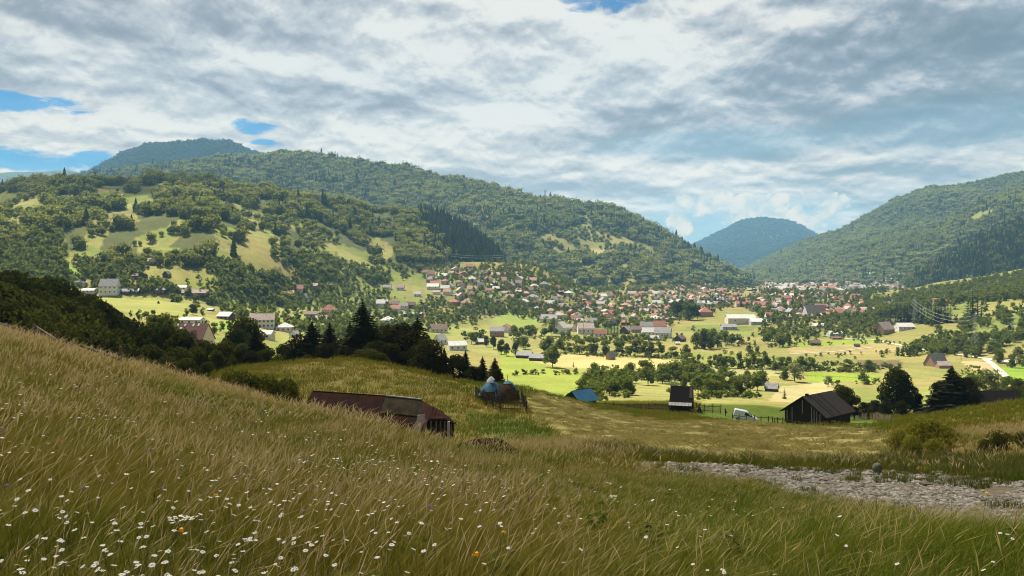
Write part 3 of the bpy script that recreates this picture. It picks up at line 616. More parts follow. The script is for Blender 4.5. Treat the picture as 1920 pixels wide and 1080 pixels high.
ORD = 'first second third fourth fifth sixth seventh eighth ninth tenth eleventh twelfth thirteenth fourteenth fifteenth sixteenth seventeenth eighteenth nineteenth twentieth'.split()
TENS = {2:'twenty',3:'thirty',4:'forty',5:'fifty',6:'sixty',7:'seventy',8:'eighty',9:'ninety'}
def nth(i):
    if i < 20: return ORD[i]
    n = i+1
    if n >= 100: return 'one hundred and '+nth(n-101) if n > 100 else 'hundredth'
    return (TENS[n//10][:-1]+'ieth') if n % 10 == 0 else TENS[n//10]+'-'+ORD[n%10-1]
NAMES = {'spruce': ('spruce_tree','spruce tree'), 'fir': ('spruce_tree','spruce tree'), 'bush': ('shrub','shrub'), 'gold': ('shrub','shrub'), 'shrub': ('shrub','shrub')}
def plant(kd, loc, h, wd, label, group=None):
    nm, cat = NAMES.get(kd, ('broadleaf_tree', 'tree'))
    cr, tr = random.choice(KIND[kd]); rz = random.uniform(0, 6.28)
    e = empty(nm, (loc[0], loc[1], loc[2]-.03*h), rz, label, cat, group, (h*wd, h*wd, h))
    objm('crown', cr, e); objm('stem' if nm == 'shrub' else 'trunk', tr, e); return e
TREES = []          # (kind, location, height, width, px, zone)
def by_foot(zone, kd, lst, wd=1.0):
    for q in lst:
        x, d, z = hit(q[0], q[1]); TREES.append((q[3] if len(q) > 3 else kd, (x, d, z), q[2]/F*d, (q[4] if len(q) > 4 else wd), q[0], zone))
def by_top(zone, kd, lst, wd=1.0):
    for q in lst:
        x, d, z = at(q[0], q[1]); TREES.append((q[3] if len(q) > 3 else kd, (x, d, z), max(.5, (HY-q[2])/F*d-z), (q[4] if len(q) > 4 else wd), q[0], zone))
ZONES = {
 'knoll': ("dark {k}, {n} from left behind the knoll", "trees behind the brown knoll"),
 'leftwood': ("dark {k}, {n} from the left in the shaded wood below the fence", "shaded wood on the left"),
 'thicket': ("shady {k}, {n} from the left in the thicket below the maroon roof", "thicket below the maroon roof"),
 'barnright': ("dark {k}, {n} from the left between the big barn and dark shed", "trees right of the big barn"),
 'yard': ("pale sunlit {k}, {n} from the left behind the dark shed at right", "sunlit trees behind the dark shed"),
 'road': ("yellowish green {k}, {n} from the left beyond the stony track", "bushes beyond the stony track"),
 'slope': ("low dark {k}, {n} from the left on the grassy slope left of the rusty shed", "bushes left of the rusty shed"),
 'hayrow': ("{n} tree from the left in the row behind the pale hay field", "row behind the pale hay field"),
 'secondrow': ("{n} slender tree from the left in the row right of the hay field", "row right of the hay field"),
 'meadowtrees': ("meadow {k}, {n} from the left beyond the tree rows", "meadow trees in the valley"),
 'grove': ("{k}, {n} from the left in the grove behind the small barn", "grove behind the small barn"),
 'brook': ("{k}, {n} from the left between village and hay field", "clumps below the village"),
 'villagefirs': ("dark {k}, {n} from the left between village houses", "spruces in the village"),
 'firrow': ("{n} spruce from the left in the dark spruce block above the brown house", "spruce block above the brown house"),
 'orchard': ("orchard {k}, {n} from the left on the right slope", "orchard trees on the right slope"),
 'leftfield': ("sunlit {k}, {n} from the left round the left pasture", "trees round the left pasture"),
}
by_top('knoll', 'spruce', [(680,140,556,'spruce',1.3),(783,138,587,'spruce',1.35),(656,142,598,'spruce',1.1),(706,142,606,'spruce',1.2),(905,126,664),(928,123,667,'spruce',1.15),(873,127,653),(833,128,647,'spruce',.8),(478,150,611,'spruce',1.3),(585,148,596,'spruce',1.35),(618,150,598,'spruce',1.2),
   (724,139,604,'deep',1.35),(750,138,600,'deep',1.3),(803,126,630,'deep',1.15),(768,136,614,'deep',1.3),(790,130,640,'deep',1.2),(852,126,662,'deep'),(560,148,622,'deep'),(537,155,640,'dark'),(640,147,632,'deep'),(703,134,636,'deep',1.2),(735,130,640,'deep',1.2),(820,125,668,'deep',1.1),(888,122,684,'deep',1.3),(930,120,690,'deep',1.2),(610,140,640,'deep',1.2),(655,138,645,'deep',1.2),(690,119,651,'bush',1.5),(715,118,660,'bush',1.3),(668,121,668,'bush',1.3),(740,118,690,'bush',.9),(838,118,698,'bush',.9),(500,146,650,'dark',1.1),(520,142,664,'dark',1.1),(575,138,662,'dark',1.2),(540,135,672,'dark',1.2)])
by_top('leftwood', 'dark', [(5,150,500),(28,140,498),(62,150,512),(98,165,508),(128,175,528),(45,118,540),(-8,112,520),(84,105,566,'bush',.7),(128,112,578,'bush',.7),(110,125,552),(158,130,566),(186,150,556),(168,165,548),(212,165,574),(238,175,590),(176,116,596),(216,125,612),(62,95,574,'bush',.7),(112,98,588,'bush',.66),(150,104,604),(196,108,618),(240,118,640),(14,96,552),(-40,110,520),(-35,95,545),(140,140,548),(75,130,534),(262,190,606,'bush',.7),(285,200,600,'valley')])
by_top('thicket', 'dark', [(292,150,604),(316,145,602),(340,140,616),(384,140,632),(420,135,634),(452,140,640),(366,128,646),(332,115,646),(282,122,640),(408,115,655),(310,112,664),(352,104,668),(388,102,676),(436,118,668),(268,106,662,'dark'),(470,138,655,'deep'),(300,220,585,'valley'),(318,260,588,'valley'),(440,200,612,'dark'),(462,230,590,'dark')])
by_top('barnright', 'deep', [(1682,204,686,'dark',1.05),(1700,203,708,'deep',.9),(1662,206,730,'deep'),(1640,205,748,'deep',1.1),(1720,202,735,'deep'),(1785,192,680,'spruce',1.7),(1762,194,712,'deep',.9),(1808,190,704,'deep',.9),(1830,188,728,'deep'),(1580,172,720,'dark',1.05),(1602,176,738,'dark'),(1622,178,752,'deep'),(1560,180,735,'dark'),(1738,150,750,'fir',1.3),(1660,190,752,'deep',1.2),(1690,186,750,'deep',1.2)])
by_top('yard', 'pale', [(1822,300,682,'valley'),(1848,306,688,'pale',.85),(1868,306,690,'pale',.8),(1890,298,702,'valley'),(1912,280,706,'dark'),(1936,270,704,'dark'),(1900,250,720,'dark'),(1872,240,732,'dark')])
by_top('road', 'gold', [(1735,45,776,'gold',.85),(1688,47,800,'gold',.8),(1772,46,790,'gold',.85),(1806,48,812,'gold',.8),(1712,43,812,'gold',.8),(1756,42,818,'gold',.85),(1878,38,803,'bush',.95),(1916,40,806,'bush',.9),(1850,39,822,'bush',.9),(1945,39,812,'bush',.9)])
by_top('slope', 'bush', [(432,62,688,'bush',.9),(462,60,692,'bush',.9),(500,60,698,'bush',.9),(534,60,706,'bush',.9)])
by_foot('hayrow', 'valley', [(1020,662,22),(1030,662,27),(1052,661,21),(1068,662,16),(1087,664,25),(1112,664,28,'valley',1.15),(1135,665,23),(1155,665,22,'tall',1.3),(1167,666,23,'tall',1.3),(1182,667,24,'tall',1.4),(1196,667,26,'tall',1.4),(1210,669,24,'tall',1.4),(1222,670,24,'tall',1.4),(1236,669,24,'tall',1.2),(1262,671,18),(1285,671,21),(1036,689,35,'valley',1.05),(1075,688,9,'fir',1.2)])
by_foot('secondrow', 'tall', [(1289,687,22,'valley'),(1302,688,16),(1311,688,20),(1331,689,18),(1342,689,20),(1350,690,22),(1359,690,28),(1372,690,26),(1386,691,26),(1402,691,24),(1411,691,26),(1424,691,24),(1433,690,26)])
by_foot('meadowtrees', 'valley', [(1404,667,22),(1418,667,20),(1450,694,20),(1465,692,24),(1480,693,26),(1500,694,28),(1520,694,26),(1545,695,18,'pale'),(1560,695,18,'pale'),(1590,696,24),(1612,695,16),(1630,697,24),(1490,716,38,'pale',1.15),(1472,712,28),(1620,720,24),(1553,725,22,'pale'),(1448,640,30),(1462,650,32),(1440,645,28),(1478,648,26),(1510,640,20),(1497,642,18),(1530,640,14),(1471,748,22,'fir',1.5),(1600,632,14),(1592,634,12),(1440,690,22),(1455,700,24),(1428,700,20),(1655,670,10,'shrub'),(1572,672,7,'shrub'),(1603,674,7,'shrub')])
rr = random.Random(3)
by_foot('grove', 'valley', [(rr.uniform(1090,1180), rr.uniform(716,744), rr.uniform(28,40), 'valley', 1.15) for i in range(20)]+[(rr.uniform(1180,1300), rr.uniform(704,728), rr.uniform(26,38), 'valley', 1.1) for i in range(17)]
   +[(1262,742,34,'pale',1.0),(1128,752,15,'shrub'),(1136,754,13,'shrub')]+[(rr.uniform(1306,1425), rr.uniform(728,746), rr.uniform(26,38), 'dark' if i % 4 == 0 else 'valley', 1.1) for i in range(22)]+[(rr.uniform(1290,1440), rr.uniform(708,722), rr.uniform(20,30)) for i in range(14)])
by_foot('brook', 'valley', [(1308,653,32),(1318,655,38,'dark',.75),(1332,654,36),(1345,652,28),(1360,645,26),(1372,648,24),(1352,640,22),(1385,646,20),(1336,640,26),(1320,640,26),(1425,628,14),(1412,632,10),(1170,643,17,'shrub'),(1182,643,18,'shrub'),(1194,642,18,'shrub'),(1206,641,17,'shrub'),(1215,640,13,'shrub'),(1134,643,14),(1150,643,18,'pale'),(1160,643,12),(1055,637,16,'shrub'),(1068,637,20),(1076,638,10,'pale'),(1112,638,14),(1015,636,9),(962,634,26),(978,634,22),(990,632,24),(1000,630,22),(1022,630,24,'tall',1.3),(1035,630,28,'tall',1.3),(970,650,30),(985,655,26),(966,668,28,'dark',.8),(925,655,26,'dark',.8),(940,664,30,'dark',.85),(950,668,26,'dark',.85),(912,650,22,'dark',.8),(884,645,24),(892,640,28,'tall',1.4),(903,642,26,'tall',1.4),(870,640,20),(858,600,12,'tall',1.5),(1270,598,34,'dark',.8),(1282,598,30,'dark',.8),(1290,600,36,'valley'),(1300,600,34,'dark',.8),(1262,590,26,'dark',.8),(1308,598,28,'dark',.8),(1296,584,24,'dark',.8),(1277,582,22,'dark',.8)])
by_foot('villagefirs', 'fir', [(1335,568,24),(1341,568,26),(1347,569,24),(1353,569,26),(1359,569,25),(1365,568,22),(1390,562,16),(1398,564,16),(1406,562,18),(1140,628,22,'fir',1.3),(1146,628,24,'fir',1.3),(1152,628,25,'fir',1.3),(1158,627,22,'fir',1.3),(1097,592,24,'fir',1.3),(866,562,20,'fir',1.4),(872,566,22,'fir',1.4),(862,568,18,'fir',1.4),(1008,558,14,'fir',1.5),(1012,556,12,'fir',1.5),(1058,530,12,'fir',1.5),(1602,556,18,'fir',1.6),(1610,554,14,'fir',1.5),(1480,568,12,'fir',1.5),(120,465,16,'fir',1.6),(1637,590,14,'fir',1.4),(1482,612,22,'fir',.9)])
by_foot('firrow', 'fir', [(1652+i*6.3+rr.uniform(-2,2), 606-i*.05+rr.uniform(-3,3), rr.uniform(32,42)-(7 if i < 4 else 0), 'fir', 1.6) for i in range(22)]+[(1668+i*7+rr.uniform(-2,2), 594+rr.uniform(-3,3), rr.uniform(24,34), 'fir', 1.6) for i in range(16)]+[(1814,600,50,'fir',1.3),(1824,596,56,'fir',1.3),(1833,598,48,'fir',1.3),(1840,600,42,'fir',1.3),(1819,604,36,'fir',1.1)])
ORCH = [(1690,668),(1760,632),(1700,606),(1640,600),(1690,570),(1800,560),(1920,545),(1960,560),(1960,700),(1900,690),(1800,664)]
k_ = 0
while k_ < 120:
    qx, qy = rr.uniform(1640,1960), rr.uniform(545,700)
    if bool(inpoly(np.array([qx]), np.array([qy]), ORCH)[0]) and not (1640 < qx < 1720 and 595 < qy < 640): by_foot('orchard', 'valley', [(qx, qy, rr.uniform(15,24)*(.75+.5*(qy-545)/155), 'valley', 1.05)]); k_ += 1
by_foot('leftfield', 'valley', [(246,594,12,'dark'),(262,600,20,'pale',.9),(275,604,22,'shrub'),(288,602,20,'dark',.8),(313,610,26,'pale',1.1),(300,606,16,'pale'),(330,622,20,'pale',1.1),(388,618,18,'pale'),(402,625,22),(415,622,20),(428,616,16,'tall',1.4),(348,596,18),(362,590,22,'dark'),(370,586,18,'dark'),(381,592,16),(415,592,16),(440,600,14),(455,596,16),(190,530,16),(200,532,22,'dark'),(212,533,24,'dark'),(222,532,20,'dark'),(235,530,14),(244,530,14,'dark'),(240,548,10),(275,548,18,'dark'),(284,549,15),(297,527,11,'pale'),(310,545,13),(330,545,12),(247,508,13),(235,512,11),(183,496,11,'dark'),(160,520,8),(172,522,6),(352,535,14),(372,530,16),(388,540,18),(400,536,16),(330,610,14,'shrub'),(258,540,10)])
TREES[:] = [(q[0], q[1], q[2]*(1.28 if q[5] in ('hayrow','secondrow') else 1.0), q[3], q[4], q[5]) for q in TREES]
LEFTOVER = []
def place_trees():
    Z = {}; broad = sorted([q for q in TREES if q[0] in ('valley','pale','tall','dark','deep')], key=lambda q: -q[2]/q[1][1]); rest = set(id(q) for q in broad[292:]); LEFTOVER.extend(broad[292:])
    for q in TREES:
        if id(q) in rest: continue
        Z.setdefault(q[5], []).append(q)
    for q in (): Z.setdefault(q[5], []).append(q)
    for zn, L in Z.items():
        tmpl, grp = ZONES[zn]; cnt = {}
        for kd, loc, h, wd, px, _ in sorted(L, key=lambda q: q[4]):
            kn = {'spruce':'spruce','fir':'spruce','bush':'bush','gold':'bush','shrub':'bush'}.get(kd, 'tree'); i = cnt.get(kn, 0); cnt[kn] = i+1
            plant(kd, loc, h, wd*rr.uniform(.9,1.12), tmpl.format(k=kn, n=nth(i)), grp)
place_trees()

# ------------------------------------------------------------------ garden trees, hedges and scrub too many to count
def scrub():
    protos = []
    for i in range(5):
        me = broad_crown('crown', 300+i, 110, .11, .42, .0, L_VALLEY, 7); n = len(me.vertices); v = np.empty(n*3, np.float32); me.vertices.foreach_get('co', v)
        tn = np.empty(n, np.float32); me.attributes['tint'].data.foreach_get('value', tn); protos.append((v.reshape(-1,3), np.arange(n).reshape(-1,4), tn)); bpy.data.meshes.remove(me)
    firs = []
    for i in range(3):
        me = spruce_crown('crown', 320+i, 9, 7, L_NEEDLE2, .2, sub=1); n = len(me.vertices); v = np.empty(n*3, np.float32); me.vertices.foreach_get('co', v); firs.append((v.reshape(-1,3), np.arange(n).reshape(-1,4), np.full(n,.5))); bpy.data.meshes.remove(me)
    def scatter(poly, n, h0, h1, clump=0.0, seed=1, fir=.08, scale=60):
        xs = [p_[0] for p_ in poly]; ys = [p_[1] for p_ in poly]; out = []; r = np.random.default_rng(seed); tries = 0
        while len(out) < n and tries < n*12:
            tries += 1; qx, qy = r.uniform(min(xs), max(xs)), r.uniform(min(ys), max(ys))
            if not inpoly(np.array([qx]), np.array([qy]), poly)[0]: continue
            x, d, z = hit(qx, qy)
            if clump and fbm(np.array([x/scale]), np.array([d/scale/1.4]), 2, 50+seed)[0] < clump: continue
            out.append((x, d, z, r.uniform(h0, h1)))
        a = np.array(out); return a[:, :3], a[:, 3], r.uniform(0,1,len(a)) < fir
    G = []
    def add(poly, n, h0, h1, clump=0, seed=1, fir=.08, wd=1.0, scale=60):
        P, h, fr = scatter(poly, n, h0, h1, clump, seed, fir, scale); m_ = len(P); rot = RNG.uniform(0,6.28,m_); ts = RNG.normal(0,.16,m_); pk = RNG.integers(0,100,m_)
        for i, pr in enumerate(protos):
            k = ~fr & (pk % 5 == i); G.append((pr, P[k], h[k], np.full(k.sum(), wd), rot[k], ts[k], 0))
        for i, pr in enumerate(firs):
            k = fr & (pk % 3 == i); G.append((pr, P[k], h[k]*1.5, np.full(k.sum(), 1.3), rot[k], ts[k], 1))
    add([(430,520),(560,515),(700,540),(800,560),(1000,580),(960,600),(700,640),(600,640),(450,600),(380,570)], 1000, 5, 9.5, .34, 2)                  # gardens at the left of the village
    add([(790,520),(960,505),(1100,545),(1300,530),(1420,520),(1440,560),(1290,600),(1240,620),(1050,615),(900,580)], 1400, 4.5, 8.5, .24, 3)          # the near village
    add([(1380,570),(1440,545),(1690,545),(1650,600),(1440,605)], 720, 5, 10, .28, 4)
    add([(1420,522),(1700,518),(1690,548),(1440,552)], 520, 7, 12, .3, 5)
    add([(1000,525),(1160,535),(1300,530),(1420,545),(1300,545),(1100,550)], 330, 5, 10, .2, 12)
    add([(1640,600),(1690,552),(1830,530),(1960,505),(1960,560),(1800,570),(1700,585)], 1100, 5, 9, .2, 6, .03)                                        # scrub over the right slope
    add([(1680,668),(1760,630),(1960,560),(1960,680),(1860,672)], 240, 4, 7, .42, 7, .02)
    add([(-20,430),(110,420),(130,480),(130,560),(60,560),(-20,520)], 330, 7, 12, 0, 8, .05)                                                             # left edge woods
    add([(130,490),(430,490),(560,520),(560,560),(380,560),(130,545)], 380, 5, 9, .46, 9, .05, 1.0, 40)
    add([(420,470),(600,480),(760,525),(700,540),(520,530),(420,520)], 300, 7, 11, .50, 10, .03)
    add([(740,500),(980,490),(1080,530),(900,520)], 300, 4, 9, .4, 11, .05)
    add([(1000,640),(1300,620),(1640,630),(1640,640),(1300,660),(1000,655)], 60, 3, 6, .5, 13, 0)
    add([(1430,595),(1660,600),(1650,634),(1430,634)], 280, 4, 8.5, .30, 14, .03)
    for k in range(5):
        q = [t_ for i, t_ in enumerate(LEFTOVER) if i % 5 == k]; n = len(q)
        if n: G.append((protos[k], np.array([t_[1] for t_ in q]), np.array([t_[2] for t_ in q]), np.full(n, 1.05), RNG.uniform(0,6.28,n), RNG.normal(0,.14,n), 0))
    for a, b, n in (((960,702),(1085,700),30),((1120,693),(1160,696),8),((1475,651),(1650,643),14),((1510,668),(1655,662),12),((1290,676),(1475,676),20),((1640,660),(1720,668),10),((500,545),(760,560),30),((1010,612),(1100,640),12),((1480,682),(1690,690),40),((1690,690),(1560,700),26),((1010,663),(1290,673),70),((1290,688),(1440,692),40),((1440,693),(1640,697),60),((1300,654),(1400,646),40),((1000,634),(1250,640),60),((1180,705),(1300,712),30),((1560,724),(1680,716),14),((1310,748),(1420,745),30),((1090,742),(1180,746),24),((1640,640),(1720,652),20),((1440,650),(1500,645),24)):
        lp = [(a[0], a[1]-2.5), (b[0], b[1]-2.5), (b[0], b[1]+2.5), (a[0], a[1]+2.5)]; add(lp, n, 1.2, 3.0, 0, int(a[0]), 0, 1.6)
    tag(objm('scrub', bake('scrub', [L_VALLEY, L_NEEDLE2], G)), "hedges, garden trees and scrub mixed through the village and slopes", "scrub", kind='stuff')
scrub()
# ------------------------------------------------------------------ buildings of the valley
def tiles(name, c, var=.3): return paint(name, c, .8, var, .9, (1,1,2.2), spec=.25)
ROOF = {'red': tiles('red_tiles', (.42,.17,.13)), 'orange': tiles('orange_tiles', (.46,.27,.19)), 'pink': tiles('faded_tiles', (.43,.33,.29)), 'grey': tiles('grey_sheet', (.27,.265,.27)), 'pale': paint('pale_sheet', (.50,.49,.46), .6, .15, .6),
        'brown': tiles('brown_tiles', (.17,.105,.085)), 'dark': tiles('weathered_shingle', (.10,.085,.075)), 'maroon': tiles('maroon_tiles', (.085,.028,.024), .15), 'blue': paint('blue_sheet', (.05,.16,.27), .5, .15, 1.2)}
WALL = {'white': paint('white_plaster', (.60,.59,.56), .9, .08, .7), 'cream': paint('cream_plaster', (.62,.55,.43), .9, .1, .7), 'pinkish': paint('pink_plaster', (.58,.42,.36), .9, .1, .7), 'tan': paint('bare_brick', (.33,.22,.15), .9, .15, 1.5),
        'grey': paint('grey_render', (.42,.41,.40), .9, .12, .8), 'wooden': paint('old_boards', (.11,.075,.055), .9, .3, 1.2, (6,1,1))}
GLASS = paint('window_glass', (.035,.045,.055), .15, .1, 1, spec=.5); FRAMEW = paint('window_frame', (.65,.64,.6), .6, .05)
BRICKM = paint('chimney_brick', (.24,.13,.09), .9, .2, 5)
HM = {}
def hip_roof(b, w, l, z, h, o, ridge):
    x, y, r_ = w/2+o, l/2+o, max(.05, ridge/2); t_ = .16
    top = [(-x,-y,z),(x,-y,z),(x,y,z),(-x,y,z),(-r_,0,z+h),(r_,0,z+h)]
    b.add(top+[(q[0],q[1],q[2]-t_) for q in top[:4]], [(0,1,5,4),(2,3,4,5),(1,2,5),(3,0,4),(9,8,7,6),(0,6,7,1),(1,7,8,2),(2,8,9,3),(3,9,6,0)])
def gable_roof(b, w, l, z, h, o, t_=.16):
    s_ = h/(l/2); x, y = w/2+o*.7, l/2+o; ze = z-o*s_
    for sg in (-1, 1):
        b.hexa([(-x,sg*y,ze),(x,sg*y,ze),(x,0,z+h),(-x,0,z+h)][::sg]+[(-x,sg*y,ze+t_),(x,sg*y,ze+t_),(x,0,z+h+t_),(-x,0,z+h+t_)][::sg])
def house_parts(key):
    """meshes of a house of a given size and make, built once and shared"""
    if key in HM: return HM[key]
    w, l, wh, rh, rt, rc_, wc, nw, storeys, ch = key; out = []
    b = MB()
    if rt == 'gable': b.prism([(-l/2,-1.2),(l/2,-1.2),(l/2,wh),(0,wh+rh-.02),(-l/2,wh)], -w/2, w/2); b.v = [(q[1], q[0], q[2]) for q in b.v]; b.f = [tuple(reversed(q)) for q in b.f]
    else: b.box(-w/2, w/2, -l/2, l/2, -1.2, wh)
    out.append(('wall', b.mesh('wall', WALL[wc])))
    b = MB(); (gable_roof(b, w, l, wh, rh, .45) if rt == 'gable' else hip_roof(b, w, l, wh+.1, rh, .5, max(0, w-l)*.9 if rt == 'hip' else .1)); out.append(('roof', b.mesh('roof', ROOF[rc_])))
    for s_ in range(storeys):
        zc_ = wh*(s_+.56)/storeys
        for i in range(nw):
            x = -w/2+w*(i+.5)/nw; ww = min(.55, w/nw*.3); b = MB().box(x-ww, x+ww, -l/2-.05, -l/2+.02, zc_-.6, zc_+.6); b.mi = [0]*6
            b.cur = 1; b.box(x-ww-.1, x+ww+.1, -l/2-.03, -l/2+.01, zc_-.7, zc_+.7); out.append(('window', b.mesh('window', [GLASS, FRAMEW])))
        for sx in (-1, 1):
            if nw: b = MB().box(sx*w/2-.05, sx*w/2+.05, -.5, .5, zc_-.6, zc_+.6); out.append(('window', b.mesh('window', GLASS)))
    if ch: b = MB().box(w*.18, w*.18+.6, -.3+l*.12, .3+l*.12, wh+rh*.45, wh+rh+.7); out.append(('chimney', b.mesh('chimney', BRICKM)))
    HM[key] = out; return out
HOUSES = []
def hs(zone, px, py, wp, hp, rt='gable', rc_='red', wc='white', rot=0, lab=None, lr=.75, wf=.5, nw=None, st=1, name='house', d=None):
    x, dd, z = hit(px, py) if d is None else at(px, d)
    w, h = wp/F*dd, hp/F*dd*1.05; l = w*lr
    if abs(rot) > 50: w, l = l, w
    q = lambda v: round(v*2)/2 if dd > 350 else round(v, 2)
    if nw is None: nw = 0 if dd > 1050 else (2 if dd > 750 else max(2, int(w/3)))
    key = (max(2, q(w)), max(2, q(l)), max(1.2, q(h*wf)), max(.6, q(h*(1-wf))), rt, rc_, wc, nw, st, dd < 800 and name == 'house' and rt != 'pyramid')
    HOUSES.append((zone, px, (x, dd, z), R(rot)+math.atan2(-x, dd)*.0, key, name, lab))
A = lambda zone, lst, **k: [hs(zone, *q[:4], **dict(k, **q[4])) for q in lst]
g = dict
A('left', [
 (206,551,31,27,g(rc_='grey',rot=8,wf=.55,nw=4,st=2,lab='tall white house with grey roof and two storeys of windows, below the left hill')),
 (152,535,18,10,g(rt='pyramid',rc_='pale',wc='pinkish',lab='low house with a pale pyramid roof left of the tall white house')),
 (168,549,22,7,g(rc_='pale',wc='grey',wf=.6,lab='long low shed with pale roof beside the tall white house')),
 (237,550,16,9,g(rc_='grey',wc='wooden',lab='grey roofed wooden barn just right of the tall white house',name='barn')),
 (254,550,15,8,g(rc_='pale',wc='wooden',lab='pale roofed barn, second building right of the tall white house',name='barn')),
 (262,521,22,9,g(rc_='brown',wc='wooden',lab='long brown shed in the terraced fields above the tall white house',name='shed')),
 (313,519,12,9,g(rc_='dark',wc='wooden',rot=70,lab='small dark hut alone in the terraced fields under the wood',name='hut')),
 (286,496,11,9,g(rc_='dark',wc='wooden',lab='highest dark hut in the terraced fields at left',name='hut')),
 (194,427,10,7,g(rc_='grey',wc='wooden',lab='tiny barn in the steep clearing of the near hill',name='barn')),
 (152,467,12,7,g(rc_='brown',wc='wooden',lab='small brown barn at the lower edge of the left wood',name='barn')),
 (226,369,9,5,g(rc_='pale',wc='wooden',lab='tiny pale barn in the top clearing of the near hill',name='barn')),
 (302,549,20,11,g(rt='hip',rc_='grey',wc='wooden',lab='grey hip roofed house above the left pasture')),
 (340,542,25,6,g(rc_='pale',wc='white',lab='long pale roofed shed above the left pasture',name='shed')),
 (366,554,50,11,g(rc_='pink',wc='wooden',lr=.25,lab='very long faded red roofed barn above the left pasture',name='barn')),
 (360,609,41,14,g(rc_='pale',wc='white',wf=.75,lr=.5,rot=-6,nw=3,lab='flat white workshop with dark doorway below the left pasture',name='workshop')),
 (424,599,27,13,g(rc_='pale',wc='wooden',rot=-15,lab='barn with a bright pale roof right of the flat white workshop',name='barn')),
 (395,583,11,5,g(rc_='pale',wc='wooden',lab='small bright roofed shed between trees above the white workshop',name='shed')),
 (492,614,44,24,g(rc_='pink',wc='white',rot=12,nw=6,st=2,lr=.5,wf=.62,lab='long white two storey house with faded red roof at the left village edge')),
 (462,626,26,11,g(rc_='pink',wc='white',rot=12,lab='low white annexe in front of the long two storey house')),
 (492,634,40,13,g(rc_='pale',wc='cream',wf=.6,lab='cream outbuilding below the long white two storey house')),
 (534,622,27,17,g(rt='pyramid',rc_='pale',wc='white',lab='white house with bright pyramid roof beside the long two storey house')),
 (553,633,16,12,g(rc_='grey',wc='white',rot=60,lab='small grey roofed house below the bright pyramid roof')),
 (356,642,72,42,g(d=300,rc_='maroon',wc='cream',lr=.7,wf=.35,rot=-6,nw=0,lab='big house under a steep maroon roof with skylights, above the thicket')),
 (240,658,25,25,g(d=150,rc_='grey',wc='grey',rot=35,wf=.55,nw=2,lab='small grey plastered hut with two windows at the wood edge',name='hut')),
 (236,676,32,16,g(d=135,rc_='grey',wc='wooden',rot=20,wf=.5,nw=0,lab='grey roofed open shed below the small plastered hut',name='shed')),
 (560,548,18,13,g(rc_='red',wc='cream',lab='red roofed house right of the wooded spur, left end of village')),
 (541,553,22,8,g(rc_='orange',wc='tan',lab='low orange roofed barn at the left end of the village',name='barn')),
 (588,541,16,8,g(rc_='pink',wc='tan',lab='faded roof barn above the red roofed house at village left',name='barn')),
 (573,566,13,13,g(rc_='grey',wc='grey',rot=60,lab='grey house among gardens at the left end of the village')),
 (617,591,23,19,g(rt='hip',rc_='red',wc='pinkish',lab='red hip roofed house left of the tallest dark spruce')),
 (603,605,22,14,g(rc_='pink',wc='white',lab='faded red roofed house below the red hip roof')),
 (588,594,30,10,g(rc_='brown',wc='wooden',lab='long dark brown barn left of the red hip roof',name='barn')),
 (640,612,16,14,g(rc_='pale',wc='white',lab='white house peeping out beside the tallest dark spruce')),
])
A('mid', [
 (717,575,21,13,g(rc_='pale',wc='white')),(740,574,18,9,g(rc_='brown',wc='cream')),(741,584,20,11,g(rc_='red',wc='white')),(757,578,16,9,g(rc_='grey',wc='white')),(771,576,14,9,g(rc_='brown',wc='wooden')),
 (875,575,21,14,g(rt='hip',rc_='orange',wc='white',lab='white house with orange hip roof right of the tawny field')),(851,571,18,10,g(rt='hip',rc_='red',wc='tan',lab='low red hip roof behind the tawny field')),
 (775,594,34,8,g(rc_='grey',wc='wooden',wf=.7,lab='long dark flat shed at the left corner of the tawny field',name='shed')),(727,607,27,13,g(rt='pyramid',rc_='pale',wc='cream',lab='pale pyramid roof between the two tall dark spruces')),(752,617,18,9,g(rc_='red',wc='white',lab='red roof just left of the second tall dark spruce')),
 (822,623,31,15,g(rc_='brown',wc='cream',rot=15,nw=4,lab='cream house with brown roof in front of the tawny field')),(857,656,33,16,g(rc_='pale',wc='white',rot=14,nw=3,wf=.6,lab='white barn with bright metal roof alone in the green meadow',name='barn')),
 (902,645,20,9,g(rc_='pale',wc='wooden',rot=10,lab='open shed with bright roof right of the white meadow barn',name='shed')),(932,631,27,17,g(rc_='grey',wc='tan',wf=.6,lab='bare brick house with grey roof at the bottom of the green field')),(950,623,20,13,g(rc_='red',wc='white',rot=60,lab='white gabled house with red roof behind the bare brick house')),
 (826,645,20,17,g(rc_='pale',wc='white',rot=50,lab='white farmhouse with steep grey roof above the meadow firs')),(830,522,17,9,g(rc_='pale',wc='white')),(797,513,9,6,g(rc_='red',wc='cream')),(812,542,22,10,g(rc_='pale',wc='white')),(726,543,15,8,g(rc_='grey',wc='white')),(751,544,14,10,g(rc_='pink',wc='white')),(783,556,13,9,g(rc_='pale',wc='white')),
])
